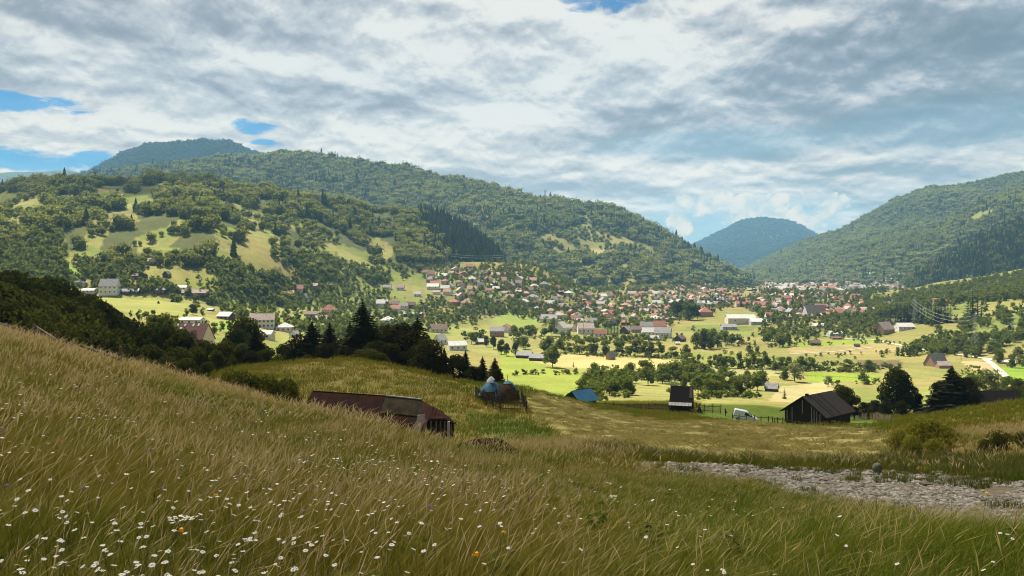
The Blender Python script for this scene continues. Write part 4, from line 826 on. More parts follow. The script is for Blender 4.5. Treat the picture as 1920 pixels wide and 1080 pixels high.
A('front', [
 (1030,604,31,14,g(rc_='grey',wc='cream',rot=-14,lab='long grey roofed house left in the front row of the village')),(1051,626,23,21,g(rc_='pale',wc='white',rot=55,wf=.55,lab='white house with dark gable at the village front')),(1068,621,15,14,g(rt='pyramid',rc_='pale',wc='white',lab='small white house with pointed pale roof beside the dark gable')),
 (1098,626,30,20,g(rc_='pink',wc='white',wf=.55,nw=4,lab='wide white house with pinkish roof at the village front')),(1125,631,23,13,g(rc_='red',wc='white',lr=.5,lab='long low white house with bright red roof beside six spruces')),(1080,622,11,15,g(rc_='orange',wc='cream',rot=60,lab='narrow orange roofed house behind the wide pinkish roof')),
 (1172,626,17,14,g(rc_='grey',wc='wooden',rot=60,lab='dark gabled grey house right of the six spruces')),(1195,623,25,11,g(rc_='brown',wc='tan',lab='brown roofed barn with a pale skylight right of the spruces',name='barn')),(1216,629,24,14,g(rc_='pale',wc='white',lab='white house with pale roof in the right of the front row')),
 (1243,633,29,19,g(rc_='grey',wc='white',rot=-20,nw=3,lab='largest white house at the right end of the front row')),(1236,619,22,16,g(rc_='red',wc='cream',lab='red roofed house behind the largest white house')),(1212,619,24,14,g(rc_='grey',wc='cream',lab='grey roofed house behind the white pale roofed one')),(1226,638,16,8,g(rc_='pale',wc='wooden',lab='low shed with bright roof before the front row',name='shed')),
 (1275,640,20,12,g(rc_='brown',wc='wooden',rot=50,lab='brown wooden barn right of the largest white house',name='barn')),(1270,646,9,4,g(rc_='pale',wc='white',lab='tiny pale shed in the meadow before the brown wooden barn',name='shed')),
 (1145,674,15,13,g(rc_='grey',wc='tan',rot=40,nw=0,lab='little hay hut in front of the tree row on the pale field',name='hut')),(984,671,28,12,g(rc_='grey',wc='wooden',rot=-15,nw=0,lab='left of two joined grey barns beside the pale hay field',name='barn')),(1008,676,28,13,g(rc_='grey',wc='wooden',rot=-15,nw=0,lab='right of two joined barns, with a pale roof sheet, beside the hay field',name='barn')),
 (1382,637,14,8,g(rc_='grey',wc='wooden',lab='dark shed under trees right of the brook clump',name='shed')),(1322,594,25,18,g(rt='pyramid',rc_='red',wc='tan',st=2,lab='tall house with tiered red roof right of the dark tree clump')),(1388,606,52,16,g(rc_='pale',wc='cream',lr=.5,wf=.6,lab='large pale factory hall at the right of the village',name='hall')),
 (1420,608,30,10,g(rc_='pale',wc='grey',lab='lower pale wing right of the factory hall',name='hall')),(1366,617,27,9,g(rc_='grey',wc='grey',lab='flat grey shed below the factory hall',name='shed')),(1396,574,34,10,g(rc_='red',wc='pinkish',lr=.4,lab='long red roofed block, left of two behind the factory hall')),(1432,577,40,11,g(rc_='red',wc='pinkish',lr=.4,lab='long red roofed block, right of two behind the factory hall')),
])
A('right', [
 (1565,630,24,9,g(rc_='pale',wc='white',rot=4,wf=.55,lab='long pale stable at the edge of the bright green strip',name='stable')),(1567,636,18,5,g(rc_='brown',wc='tan',lab='low brown lean-to in front of the pale stable',name='shed')),(1535,614,24,8,g(rc_='pale',wc='white',lab='white roofed hall left of the pale stable',name='hall')),
 (1527,647,19,10,g(rc_='brown',wc='wooden',nw=0,lab='dark hay barn alone in the green valley field',name='barn')),(1607,650,9,4.5,g(rc_='dark',wc='wooden',nw=0,lab='tiny dark hut in the fields right of the hay barn',name='hut')),
 (1755,686,34,21,g(rc_='grey',wc='tan',rot=20,wf=.18,nw=0,lab='steep A-shaped grey roofed cabin above the dark trees',name='cabin')),(1768,690,22,13,g(rc_='pink',wc='tan',wf=.5,nw=0,lab='orange wooden porch house beside the steep grey cabin',name='cabin')),
 (1657,626,31,21,g(rc_='pink',wc='tan',rot=28,wf=.42,lab='large brown and red roofed farmhouse at the bend of the road')),(1648,625,24,9,g(rc_='pale',wc='wooden',rot=40,lab='pale roofed shed in front of the large brown farmhouse',name='shed')),(1695,618,30,12,g(rc_='pale',wc='white',lab='white shed right of the large brown farmhouse',name='shed')),
 (1760,570,34,11,g(rc_='red',wc='cream',rot=20,lab='red roofed house among trees above the spruce block')),(1622,586,30,10,g(rc_='pink',wc='cream',lab='pale pink roofed house left of the spruce block')),(1665,578,14,12,g(rc_='pink',wc='cream',rot=60,lab='gabled house at the left end of the spruce block')),
 (1895,618,10,9,g(rc_='pale',wc='wooden',rot=40,nw=0,lab='tiny hut in the orchard at the right edge',name='hut')),(1908,555,20,8,g(rc_='grey',wc='wooden',nw=0,lab='grey barns high in the scrub at the right edge',name='barn')),(1527,592,36,19,g(rc_='dark',wc='grey',wf=.3,lab='big dark grey roofed hall in the middle of the right village',name='hall')),(1470,599,25,11,g(rt='hip',rc_='orange',wc='cream',lab='orange hip roofed house left of the dark grey hall')),
 (1447,734,22,15,g(rc_='grey',wc='wooden',rot=-28,nw=0,lab='weathered log barn behind the grove, right of the van',name='barn')),
])
VZ = [('slope', [(800,522),(870,500),(960,512),(1010,532),(1080,548),(1120,562),(1110,585),(960,572),(860,565),(800,548)], 50, 11), ('centre', [(1010,566),(1150,552),(1260,548),(1300,562),(1285,590),(1240,612),(1100,612),(1060,600),(1000,588)], 52, 12), ('church', [(1200,542),(1340,528),(1400,534),(1440,546),(1440,572),(1330,578),(1250,562)], 58, 13), ('east', [(1400,574),(1450,552),(1600,552),(1640,578),(1600,600),(1440,600)], 54, 14)]
def fill_village():
    r = random.Random(5)
    for zn, poly, n, sd in VZ:
        got = [q[1:3] for q in HOUSES]; k = tries = 0; xs = [p_[0] for p_ in poly]; ys = [p_[1] for p_ in poly]
        while k < n and tries < 9000:
            tries += 1; qx, qy = r.uniform(min(xs), max(xs)), r.uniform(min(ys), max(ys))
            if not inpoly(np.array([qx]), np.array([qy]), poly)[0]: continue
            x, d, z = hit(qx, qy)
            if any((x-q[1][0])**2+((d-q[1][1])*.8)**2 < 15**2 for q in got): continue
            m_ = F/d; rc_ = r.choices(['red','orange','pink','grey','pale','brown'], [.22,.27,.19,.12,.13,.07])[0]
            hs(zn, qx, qy, r.uniform(8,13)*m_, r.uniform(5.4,7.6)*m_, r.choice(['gable','gable','hip']), rc_, r.choice(['white','cream','white','pinkish','tan','grey']), r.choice([0,0,12,-14,60,-65]), wf=r.uniform(.46,.58)); got.append(HOUSES[-1][1:3]); k += 1
fill_village()
ZN = {'slope': ('on the village hillside', 'houses on the village hillside'), 'centre': ('in the middle of the near village', 'houses in the middle of the near village'), 'church': ('at the foot of the ridge', 'houses at the foot of the ridge'), 'east': ('in the right part of the village', 'houses in the right part of the village'), 'mid': ('behind the dark spruces', 'houses behind the dark spruces'), 'left': ('', 'buildings at the left end of the valley'), 'front': ('', 'front row of the village'), 'right': ('', 'buildings on the right of the valley')}
RN = {'red':'red','orange':'orange','pink':'faded pink','grey':'grey','pale':'bright pale','brown':'brown','dark':'dark','maroon':'maroon','blue':'blue'}
def build_houses():
    cnt = {}
    for zone, px, loc, rz, key, name, lab in sorted(HOUSES, key=lambda q: q[1]):
        if lab is None:
            k = (zone, key[5], key[4] == 'gable'); cnt[k] = cnt.get(k, 0)+1
            lab = f"{nth(cnt[k]-1)} {RN[key[5]]} {'gable' if key[4] == 'gable' else 'hip'} roof from the left {ZN[zone][0]}"
        e = empty(name, loc, rz, lab, name, ZN[zone][1])
        for pn, me in house_parts(key): objm(pn, me, e)
    # skylights and gable window of the maroon roof
    for o in [o for o in C.objects if o.get('label','').startswith('big house under a steep maroon')]:
        rf = [c for c in o.children if c.name.startswith('roof')][0]; w, l, wh, rh = HM_KEY['maroon']
        for fx, fz in ((-.30,.86),(-.10,.86),(.12,.88),(.26,.90),(-.18,.66),(-.14,.34)):
            y = -(l/2)*(1-fz); z = wh+rh*fz+.18; b = MB().hexa([(fx*w-.35,y-.4,z-.4*rh/(l/2)),(fx*w+.35,y-.4,z-.4*rh/(l/2)),(fx*w+.35,y+.4,z+.4*rh/(l/2)),(fx*w-.35,y+.4,z+.4*rh/(l/2))]+[(fx*w-.35,y-.4,z+.08-.4*rh/(l/2)),(fx*w+.35,y-.4,z+.08-.4*rh/(l/2)),(fx*w+.35,y+.4,z+.08+.4*rh/(l/2)),(fx*w-.35,y+.4,z+.08+.4*rh/(l/2))]); b.build('skylight', ROOF['pale'], rf)
        b = MB().prism([(w*.10,wh+.1),(w*.40,wh+.1),(w*.25,wh+rh*.62)], -l/2-.35, -l/6); b.build('dormer', ROOF['maroon'], rf)
        b = MB().prism([(w*.135,wh+.2),(w*.365,wh+.2),(w*.25,wh+rh*.52)], -l/2-.42, -l/2-.37); b.build('gable_window', GLASS, rf)
HM_KEY = {'maroon': next((q[4][:4] for q in HOUSES if q[4][5] == 'maroon'), None)}
build_houses()
def far_town():
    """roofs of the far town, each a walled, roofed house but too many and small to count"""
    r = random.Random(8); b = MB(); mats = [WALL['white'], ROOF['orange'], ROOF['pink'], ROOF['pale'], ROOF['grey'], ROOF['red'], WALL['cream']]; poly = [(1425,522),(1470,518),(1560,514),(1690,516),(1692,542),(1560,550),(1440,550)]; n = 0
    while n < 560:
        qx, qy = r.uniform(1420,1695), r.uniform(514,552)
        if not inpoly(np.array([qx]), np.array([qy]), poly)[0]: continue
        x, d, z = hit(qx, qy); w, l, wh, rh = r.uniform(10,24), r.uniform(8,13), r.uniform(3.5,9 if r.random() < .15 else 6), r.uniform(2,4.5); a = r.choice([0,.3,-.3,1.1]); n += 1; s0 = len(b.v)
        b.cur = r.choice([0,0,6]); b.box(-w/2, w/2, -l/2, l/2, -2, wh); b.cur = r.choice([1,2,2,3,3,4,5]); hip_roof(b, w, l, wh, rh, .5, max(.2, w-l*r.uniform(0,1)))
        ca, sa = math.cos(a), math.sin(a); b.v[s0:] = [(x+q[0]*ca-q[1]*sa, d+q[0]*sa+q[1]*ca, z+q[2]) for q in b.v[s0:]]
    tag(b.build('far_town', mats), "pale and pinkish houses of the far town packed at the valley's end", "town", kind='stuff')
far_town()
def outbuildings():
    """sheds, barns and back-yard roofs between the houses"""
    r = random.Random(18); b = MB(); mats = [WALL['white'], WALL['wooden'], WALL['cream'], ROOF['orange'], ROOF['pink'], ROOF['pale'], ROOF['grey'], ROOF['red'], ROOF['brown']]
    for zn, poly, n_, sd in VZ:
        n = 0; xs = [p_[0] for p_ in poly]; ys = [p_[1] for p_ in poly]; got = [q[2] for q in HOUSES]
        while n < 85:
            qx, qy = r.uniform(min(xs), max(xs)), r.uniform(min(ys), max(ys))
            if not inpoly(np.array([qx]), np.array([qy]), poly)[0]: continue
            x, d, z = hit(qx, qy); n += 1
            if any((x-q[0])**2+((d-q[1])*.8)**2 < 11**2 for q in got): continue
            w, l, wh, rh = r.uniform(4,11), r.uniform(4,7), r.uniform(2,3.2), r.uniform(1.2,2.6); a = r.choice([0,.3,-.3,1.1,1.5]); s0 = len(b.v)
            b.cur = r.choice([0,1,1,2]); b.box(-w/2, w/2, -l/2, l/2, -1, wh); b.cur = r.choice([3,3,4,5,6,7,8]); gable_roof(b, w, l, wh, rh, .35) if r.random() < .7 else hip_roof(b, w, l, wh, rh, .3, w-l*.9 if w > l else .2)
            ca, sa = math.cos(a), math.sin(a); b.v[s0:] = [(x+q[0]*ca-q[1]*sa, d+q[0]*sa+q[1]*ca, z+q[2]) for q in b.v[s0:]]
    tag(b.build('outbuildings', mats), "small sheds and back yard roofs crowded between the village houses", "sheds", kind='stuff')
outbuildings()
# ------------------------------------------------------------------ roads
ROADM = paint('pale_gravel', (.50,.45,.36), .95, .15, .3)
def road(name, pts, width):
    P = [hit(*q) for q in pts]; xy = []
    for a, b in zip(P[:-1], P[1:]):
        n = 14; xy += [(a[0]+(b[0]-a[0])*i/n, a[1]+(b[1]-a[1])*i/n) for i in range(n)]
    xy = np.array(xy+[P[-1][:2]]); t_ = np.gradient(xy, axis=0); t_ /= np.linalg.norm(t_, axis=1)[:,None]; nn = np.stack([-t_[:,1], t_[:,0]], 1)
    V = []
    for k in (-1, -.33, .33, 1): q = xy+nn*width/2*k; V.append(np.c_[q, zat(q[:,0], q[:,1])+.22])
    V = np.concatenate(V); m_ = len(xy); Fc = [(j*m_+i, j*m_+i+1, (j+1)*m_+i+1, (j+1)*m_+i) for j in range(3) for i in range(m_-1)]
    tag(objm(name, mesh_np(name, V, Fc, [ROADM], smooth=True)), kind='structure')
road('valley_road', [(1560,634),(1640,637),(1690,648),(1735,656),(1790,664),(1850,673),(1925,682),(2000,690)], 4.2)
road('farm_road', [(1846,673),(1862,684),(1878,698),(1896,716)], 3.4)
road('valley_path', [(1480,664),(1560,660),(1640,651)], 1.6)

# ------------------------------------------------------------------ barns and huts of the near slope
DARKW = paint('tarred_boards', (.042,.030,.026), .9, .35, 1.4, (9,9,1), bump=.3)
SHINGLE = paint('old_shingles', (.060,.050,.045), .9, .35, 2.2, (2,2,6), bump=.4)
SHINGLE2 = paint('dark_shingles', (.032,.027,.026), .9, .35, 2.2, (2,2,6), bump=.4)
PALEW = paint('bleached_wood', (.30,.26,.22), .9, .3, 2, (6,6,1)); GREYW = paint('grey_wood', (.16,.13,.105), .9, .3, 2, (6,6,1))
TIN = paint('zinc_sheet', (.40,.40,.40), .5, .2, 1.5); STONE = paint('footing_stone', (.36,.33,.29), .95, .25, 3)
RUST = paint('rusted_sheet', (.040,.0125,.0085), .9, .4, .9, (3,1,1), (.017,.008,.006), bump=.4); RUST2 = paint('red_rust', (.060,.019,.013), .75, .3, 1.4, (4,1,1)); MOSS = paint('mossy_sheet', (.055,.044,.024), .9, .4, 1.5)
def gable_barn(name, loc, rz, L, W, wh, rh, label, cat, roofm, wallm=DARKW, over=.6):
    """ridge along local x; long side faces -y"""
    e = empty(name, loc, rz, label, cat)
    b = MB().prism([(-W/2,-1.2),(W/2,-1.2),(W/2,wh),(0,wh+rh-.03),(-W/2,wh)], -L/2, L/2); b.v = [(q[1],q[0],q[2]) for q in b.v]; b.f = [tuple(reversed(q)) for q in b.f]
    for i in range(int(L/.45)):                                  # weatherboard edges on the long side
        b.bar((-L/2+.2+i*.45,-W/2-.012,-.4),(-L/2+.2+i*.45,-W/2-.012,wh-.05), .06, .02, (0,1,0))
    for i in range(int(W/.5)):
        y = -W/2+.3+i*.5; b.bar((-L/2-.012,y,-.4),(-L/2-.012,y,wh+rh*(1-abs(y)/(W/2))-.15), .06, .02, (1,0,0))
    b.build('wall', wallm, e); r_ = MB(); gable_roof(r_, L, W, wh, rh, over, .12); rf = r_.build('roof', roofm, e); return e, rf
def near_barns():
    e, rf = gable_barn('barn', at(1533,147), R(40), 9.4, 7.6, 3.0, 2.7, "big dark plank barn with grey shingle roof below the mown slope", "barn", SHINGLE, over=.8)
    s_ = 2.7/3.8
    for k, (x0, wd) in enumerate(((-3.1,.5),(-.2,.3),(-1.9,.15))):
        b = MB().hexa([(x0,-4.5,3-.7*s_+.13),(x0+wd,-4.5,3-.7*s_+.13),(x0+wd,-.05,5.67+.13),(x0,-.05,5.67+.13)]+[(x0,-4.5,3-.7*s_+.17),(x0+wd,-4.5,3-.7*s_+.17),(x0+wd,-.05,5.67+.17),(x0,-.05,5.67+.17)]); b.build('roof_patch', SHINGLE2, rf)
    for y in (3.3,2.3,.25,-1.5,-2.0,-2.5,-3.1):
        top = 3+2.7*(1-abs(y)/3.8)-.5; b = MB().box(-4.78,-4.70,y-.07,y+.07,1.0 if abs(y) > .5 else 2.6,top); b.build('plank', PALEW, e)
    MB().box(-4.6,4.75,-3.92,3.9,-1.3,-.15).build('footing', STONE, e); MB().box(-2.2,-.9,-3.9,-3.82,1.35,1.6).build('vent', PALEW, e)
    MB().box(-4.0,-3.4,-.2,.2,5.6,6.1).build('ridge_cap', DARKW, rf)
    # small steep-roofed barn with a bright lean-to strip
    x, d, z = at(1279,155); e = empty('barn', (x,d,z), R(-16), "small steep roofed barn with a bright metal strip under its eave", "barn")
    b = MB().box(-2.1,2.1,-1.6,1.6,-1,2.3); b.build('wall', DARKW, e)
    b = MB().hexa([(-2.3,-1.9,2.05),(2.1,-1.9,2.05),(2.1,0,4.9),(-2.1,0,4.9)]+[(-2.3,-1.98,2.15),(2.1,-1.98,2.15),(2.1,0,5.02),(-2.1,0,5.02)]).hexa([(-2.3,1.9,2.05),(-2.1,0,4.9),(2.1,0,4.9),(2.1,1.9,2.05)]+[(-2.3,1.98,2.15),(-2.1,0,5.02),(2.1,0,5.02),(2.1,1.98,2.15)])
    rf = b.build('roof', SHINGLE2, e)
    b = MB().prism([(-1.6,2.2),(1.6,2.2),(0,4.85)], 1.95, 2.06); b.v = [(q[1],q[0],q[2]) for q in b.v]; b.build('gable', DARKW, e)
    b = MB().hexa([(1.45,-1.35,3.0),(2.0,-1.35,3.0),(2.0,-.15,4.8),(1.45,-.15,4.8)]+[(1.45,-1.42,3.05),(2.0,-1.42,3.05),(2.0,-.2,4.87),(1.45,-.2,4.87)]); b.build('roof_patch', GREYW, rf)
    for i in range(7):
        x0 = -2.35+i*.62; MB().hexa([(x0,-2.75,1.62),(x0+.58,-2.75,1.62),(x0+.58,-1.85,2.12),(x0,-1.85,2.12)]+[(x0,-2.78,1.67),(x0+.58,-2.78,1.67),(x0+.58,-1.9,2.2),(x0,-1.9,2.2)]).build('metal_sheet', TIN, e)
    for x0 in (-2.2,-.7,.8,1.9): MB().box(x0-.07,x0+.07,-2.6,-2.46,-1,1.72).build('post', DARKW, e)
    # hut with blue sheet roof
    e, rf = gable_barn('hut', at(1090,150), R(38), 4.4, 3.6, 1.5, 1.5, "dark wooden hut with a bright blue sheet roof behind the grassy hump", "hut", ROOF['blue'], over=.45)
    b = MB().hexa([(-2.0,.02,3.05),(2.5,.02,3.05),(2.5,2.3,1.25),(-2.0,2.3,1.25)]+[(-2.0,.02,3.17),(2.5,.02,3.17),(2.5,2.32,1.37),(-2.0,2.32,1.37)]); b.build('back_roof', SHINGLE2, e)
    e2, rf = gable_barn('shed', at(1080,153), R(38), 3.6, 3.4, 1.4, 1.3, "low dark shed joined to the left of the blue roofed hut", "shed", SHINGLE2, over=.3)
    # dark barn at the right behind the knoll
    e, rf = gable_barn('barn', at(1864,188), R(6), 9.0, 6.5, 1.9, 3.0, "dark steep roofed barn behind the knoll at the right edge", "barn", SHINGLE2, over=.5)
    MB().box(-4.62,-4.54,-3.2,-3.05,-.5,1.6).build('post', PALEW, e)
near_barns()
def rusty_shed():
    """long low shed under rusted sheets: ridge runs right and a little downhill, hipped and open at its right end"""
    e = empty('shed', at(700,67), 0, "long low shed with rusted sheet roof, half hidden behind the flowery crest", "shed")
    o = Vector(e.location)
    def W(px, d, py): return Vector(((px-960)/F*d, d, (HY-py)/F*d))-o
    ra, rb, rc_ = W(586,68,736), W(724,67.4,745), W(790,67,752)          # ridge
    def eave(p_, run, drop, dx=0): return p_+Vector((dx,-run,-drop))
    ea, eb, ec = eave(ra,2.9,2.1,-.9), eave(rb,2.9,2.2,-.5), eave(rc_,2.8,2.2,.5); t_ = Vector((0,.02,.07))
    def sheet(nm, q, m_, par, ribs=0):
        b = MB().hexa([v for v in q]+[v+t_ for v in q])
        for i in range(1, ribs): k = i/ribs; b.bar(q[0].lerp(q[1], k)+t_, q[3].lerp(q[2], k)+t_, .05, .03)
        return b.build(nm, m_, par)
    sheet('roof', [ea, eb, rb, ra], RUST, e, 16)
    mb_, mc = rb.lerp(eb,.52), rc_.lerp(ec,.52)
    sheet('mossy_roof', [mb_+t_, mc+t_, rc_+t_, rb+t_], MOSS, e, 7); sheet('lower_roof', [eb-t_, ec-t_, mc-t_*.5, mb_-t_*.5], RUST, e, 8)
    hb = W(838,66,788); hc = W(857,67.5,797); hm = W(812,66.6,765)
    e2 = ec+Vector((1.9,.35,-.12)); hip = sheet('hip_roof', [ec, W(802,65.2,788), hm, rc_], RUST2, e, 4); sheet('hip_panel', [W(803,65.0,788)+t_, hb+t_, W(832,66.8,776)+t_, hm+t_], RUST2, hip, 4)
    sheet('hip_panel', [hb, hc, W(850,68.5,790), W(832,66.8,776)], RUST, hip, 2)
    back = Vector((0,2.6,-1.9)); sheet('back_roof', [ra+t_*1.2, rb+t_*1.2, rb+back, ra+back], RUST, e); sheet('back_roof', [rb+t_*1.3, rc_+t_*1.3, rc_+back+Vector((.3,0,0)), rb+back], MOSS, e)
    b = MB().bar(rb+t_*2.2, rc_+t_*2.2, .16, .08); b.build('ridge_cap', TIN, e)
    fl = min(zat((o+ea).x, (o+ea).y), zat((o+ec).x, (o+ec).y))-o.z
    b = MB()
    for (p0, p1) in ((ea+Vector((.4,.5,0)), eb+Vector((0,.5,0))), (eb+Vector((0,.5,0)), ec+Vector((0,.6,0)))): b.hexa([Vector((p0.x,p0.y,fl-1)),Vector((p1.x,p1.y,fl-1)),Vector((p1.x,p1.y+.1,fl-1)),Vector((p0.x,p0.y+.1,fl-1)),p0-t_,p1-t_,p1-t_+Vector((0,.1,0)),p0-t_+Vector((0,.1,0))])
    bk = [ra+back*.85, rc_+back*.85]; b.hexa([Vector((bk[0].x,bk[0].y,fl-1)),Vector((bk[1].x,bk[1].y,fl-1)),Vector((bk[1].x,bk[1].y+.1,fl-1)),Vector((bk[0].x,bk[0].y+.1,fl-1)),bk[0],bk[1],bk[1]+Vector((0,.1,0)),bk[0]+Vector((0,.1,0))]); b.build('wall', DARKW, e)
    for px, d, top in ((808,65.4,790),(818,65.6,790),(826,65.8,790),(834,66,790),(846,67.2,796)):
        p_ = W(px,d,top); b = MB().bar(p_, Vector((p_.x,p_.y,fl-.8)), .12); b.build('post', GREYW, e)
    p_ = W(841,66,790); MB().bar(p_, Vector((p_.x,p_.y,fl-.8)), .28, .2).build('post', paint('pale_post', (.40,.39,.38), .8, .2), e)
    q0, q1 = W(800,67.5,772), W(851,68.4,793); MB().hexa([Vector((q0.x,q0.y,fl-1)),Vector((q1.x,q1.y,fl-1)),Vector((q1.x,q1.y+.1,fl-1)),Vector((q0.x,q0.y+.1,fl-1)),q0,q1,q1+Vector((0,.1,0)),q0+Vector((0,.1,0))]).build('back_wall', DARKW, e)
    # a bleached cloth hung over the lower roof
    P = [W(783,63.8,779),W(796,63.8,778),W(797,63.6,788),W(790,63.3,803),W(786,63.2,812),W(769,63.2,811),W(774,63.3,800),W(781,63.6,790)]; P = [q+o for q in P]
    b = MB(); n = len(P); b.add([tuple(q) for q in P]+[tuple(q+Vector((0,.05,.03))) for q in P], [tuple(range(n)), tuple(range(2*n-1,n-1,-1))]+[((i+1)%n,i,n+i,n+(i+1)%n) for i in range(n)])
    tag(b.build('cloth', paint('bleached_cloth', (.36,.31,.28), .9, .25, 3)), "bleached grey cloth hung over the lower roof of the rusty shed", "cloth")
rusty_shed()

# ------------------------------------------------------------------ haystacks with tarpaulins in their paling pen
HAYM = paint('stacked_hay', (.085,.058,.032), 1, .4, 3, (1,1,3), bump=.6); TARP = paint('faded_blue_tarp', (.085,.21,.29), .7, .4, 1.6, (1,1,1), (.035,.09,.13)); TARPW = paint('white_tarp', (.50,.52,.53), .6, .2, 1.2)
def stack_mesh(seed, prof, n=26, amp=.09):
    r = np.random.default_rng(seed); V, Fc = [], []; ph = r.uniform(0,6,4)
    for i, (rad, z) in enumerate(prof):
        for k in range(n):
            a = 6.283*k/n; q = rad*(1+amp*math.sin(2*a+ph[0])+amp*.6*math.sin(5*a+ph[1]+i)+r.uniform(-amp,amp)*.5); V.append((q*math.cos(a), q*math.sin(a), z+r.uniform(-.03,.03)))
    for i in range(len(prof)-1): Fc += [(i*n+k, i*n+(k+1)%n, (i+1)*n+(k+1)%n, (i+1)*n+k) for k in range(n)]
    return V, Fc
def lathe(name, seed, prof, m_, loc, amp=.09, cut=None, ext=1.0):
    V, Fc = stack_mesh(seed, prof, amp=amp)
    if cut: Fc = [f for f in Fc if cut(np.mean([V[i] for i in f], axis=0))]
    me = bpy.data.meshes.new(name); me.from_pydata(V, [], Fc); me.materials.append(m_); me.polygons.foreach_set('use_smooth', [True]*len(Fc)); me.update(); return objm(name, me, None, loc)
def haystacks():
    for i, (px, s_, tilt) in enumerate(((921,1.22,0),(952,1.28,.1))):
        x, d, z = at(px, 96+i*.6); pr = [(1.15,-.4),(1.2,.3),(1.15,.9),(.98,1.5),(.74,2.05),(.45,2.5),(.12,2.78),(.01,2.8)]
        tag(lathe('haystack', 4+i, [(a*s_,b*.88) for a, b in pr], HAYM, (x,d,z)), ("left haystack, covered by a blue and white tarpaulin" if i == 0 else "right haystack, its dark hay front open below the tarpaulin"), "haystack", "haystacks in the paling pen")
        tp = [(1.20,.85),(1.02,1.5),(.78,2.06),(.48,2.53),(.13,2.84),(.01,2.87)]
        cut = (lambda c: c[2] > 1.0+.25*math.sin(3*math.atan2(c[1],c[0]))) if i == 0 else (lambda c: c[2] > 2.15 or (c[0] > .25 and c[2] > 1.2+.9*(c[1] < -.55)) or c[1] > .3)
        tg = tag(lathe('tarpaulin', 4+i, [(a*s_*1.03,b*.88) for a, b in tp], TARP, (x,d,z), amp=.09, cut=cut), ("blue tarpaulin draped low over the left haystack" if i == 0 else "blue tarpaulin on the crown and right flank of the right haystack"), "tarpaulin", "tarpaulins on the haystacks")
        if i == 0: lathe('white_patch', 9, [(.62,2.28),(.5,2.56),(.14,2.9),(.01,2.93)], TARPW, (0,0,0), cut=lambda c: c[0] < .3).parent = tg
    x, d, z = at(932, 94.4); b = MB(); l_ = empty('ladder', (x,d,z), 0, "wooden ladder leaning between the two haystacks", "ladder")
    for s_ in (-.2,.2): MB().bar((s_-.15,0,-.2),(s_+.55,1.0,2.5), .08).build('rail', GREYW, l_)
    for k in range(8): t_ = (k+.7)/8.5; MB().bar((-.35+.7*t_,t_,-.2+2.7*t_),(.05+.7*t_,t_,-.2+2.7*t_), .05).build('rung', GREYW, l_)
haystacks()
FENCEM = paint('paling_wood', (.085,.068,.052), .95, .4, 2.5, (8,8,1)); PALEF = paint('pale_paling', (.27,.22,.16), .95, .3, 2.5, (8,8,1))
def fence(name, pts, h, label, m_=FENCEM, gap=.22, post=2.2, rails=2, pales=True, wob=.10, pw=.09):
    """runs over the ground between points; parts: every post, the rails, and the palings as one panel"""
    P = [Vector(q) for q in pts]; e = empty(name, P[0], 0, label, 'fence'); o = P[0]; rr_ = random.Random(len(label)); pan = MB(); rl = MB(); tot = 0
    for a, b in zip(P[:-1], P[1:]):
        L_ = (b-a).length; n = max(1, round(L_/post)); dr = (b-a).normalized()
        def G(t_): q = a.lerp(b, t_); return Vector((q.x, q.y, float(zat(q.x, q.y))))
        for i in range(n+(b is P[-1])):
            q = G(i/n)-o; tl = Vector((rr_.uniform(-wob,wob), rr_.uniform(-wob,wob), 0)); MB().bar(q+Vector((0,0,-.3)), q+Vector((0,0,h*rr_.uniform(.95,1.12)))+tl, .11).build('post', m_, e)
        for i in range(n):
            for k in range(rails): zz = h*(.28+.5*k) if rails > 1 else h*.8; rl.bar(G(i/n)-o+Vector((0,-.06,zz+rr_.uniform(-.04,.04))), G((i+1)/n)-o+Vector((0,-.06,zz+rr_.uniform(-.04,.04))), .07, .08)
        if pales:
            for i in range(int(L_/gap)):
                q = G((i+.5)*gap/L_)-o; pan.bar(q+Vector((0,-.10,.02)), q+Vector((rr_.uniform(-.05,.05),-.10,h*rr_.uniform(.82,1.1))), pw, .03)
    rl.build('rail', m_, e)
    if pales: pan.build('paling', m_, e)
    return e
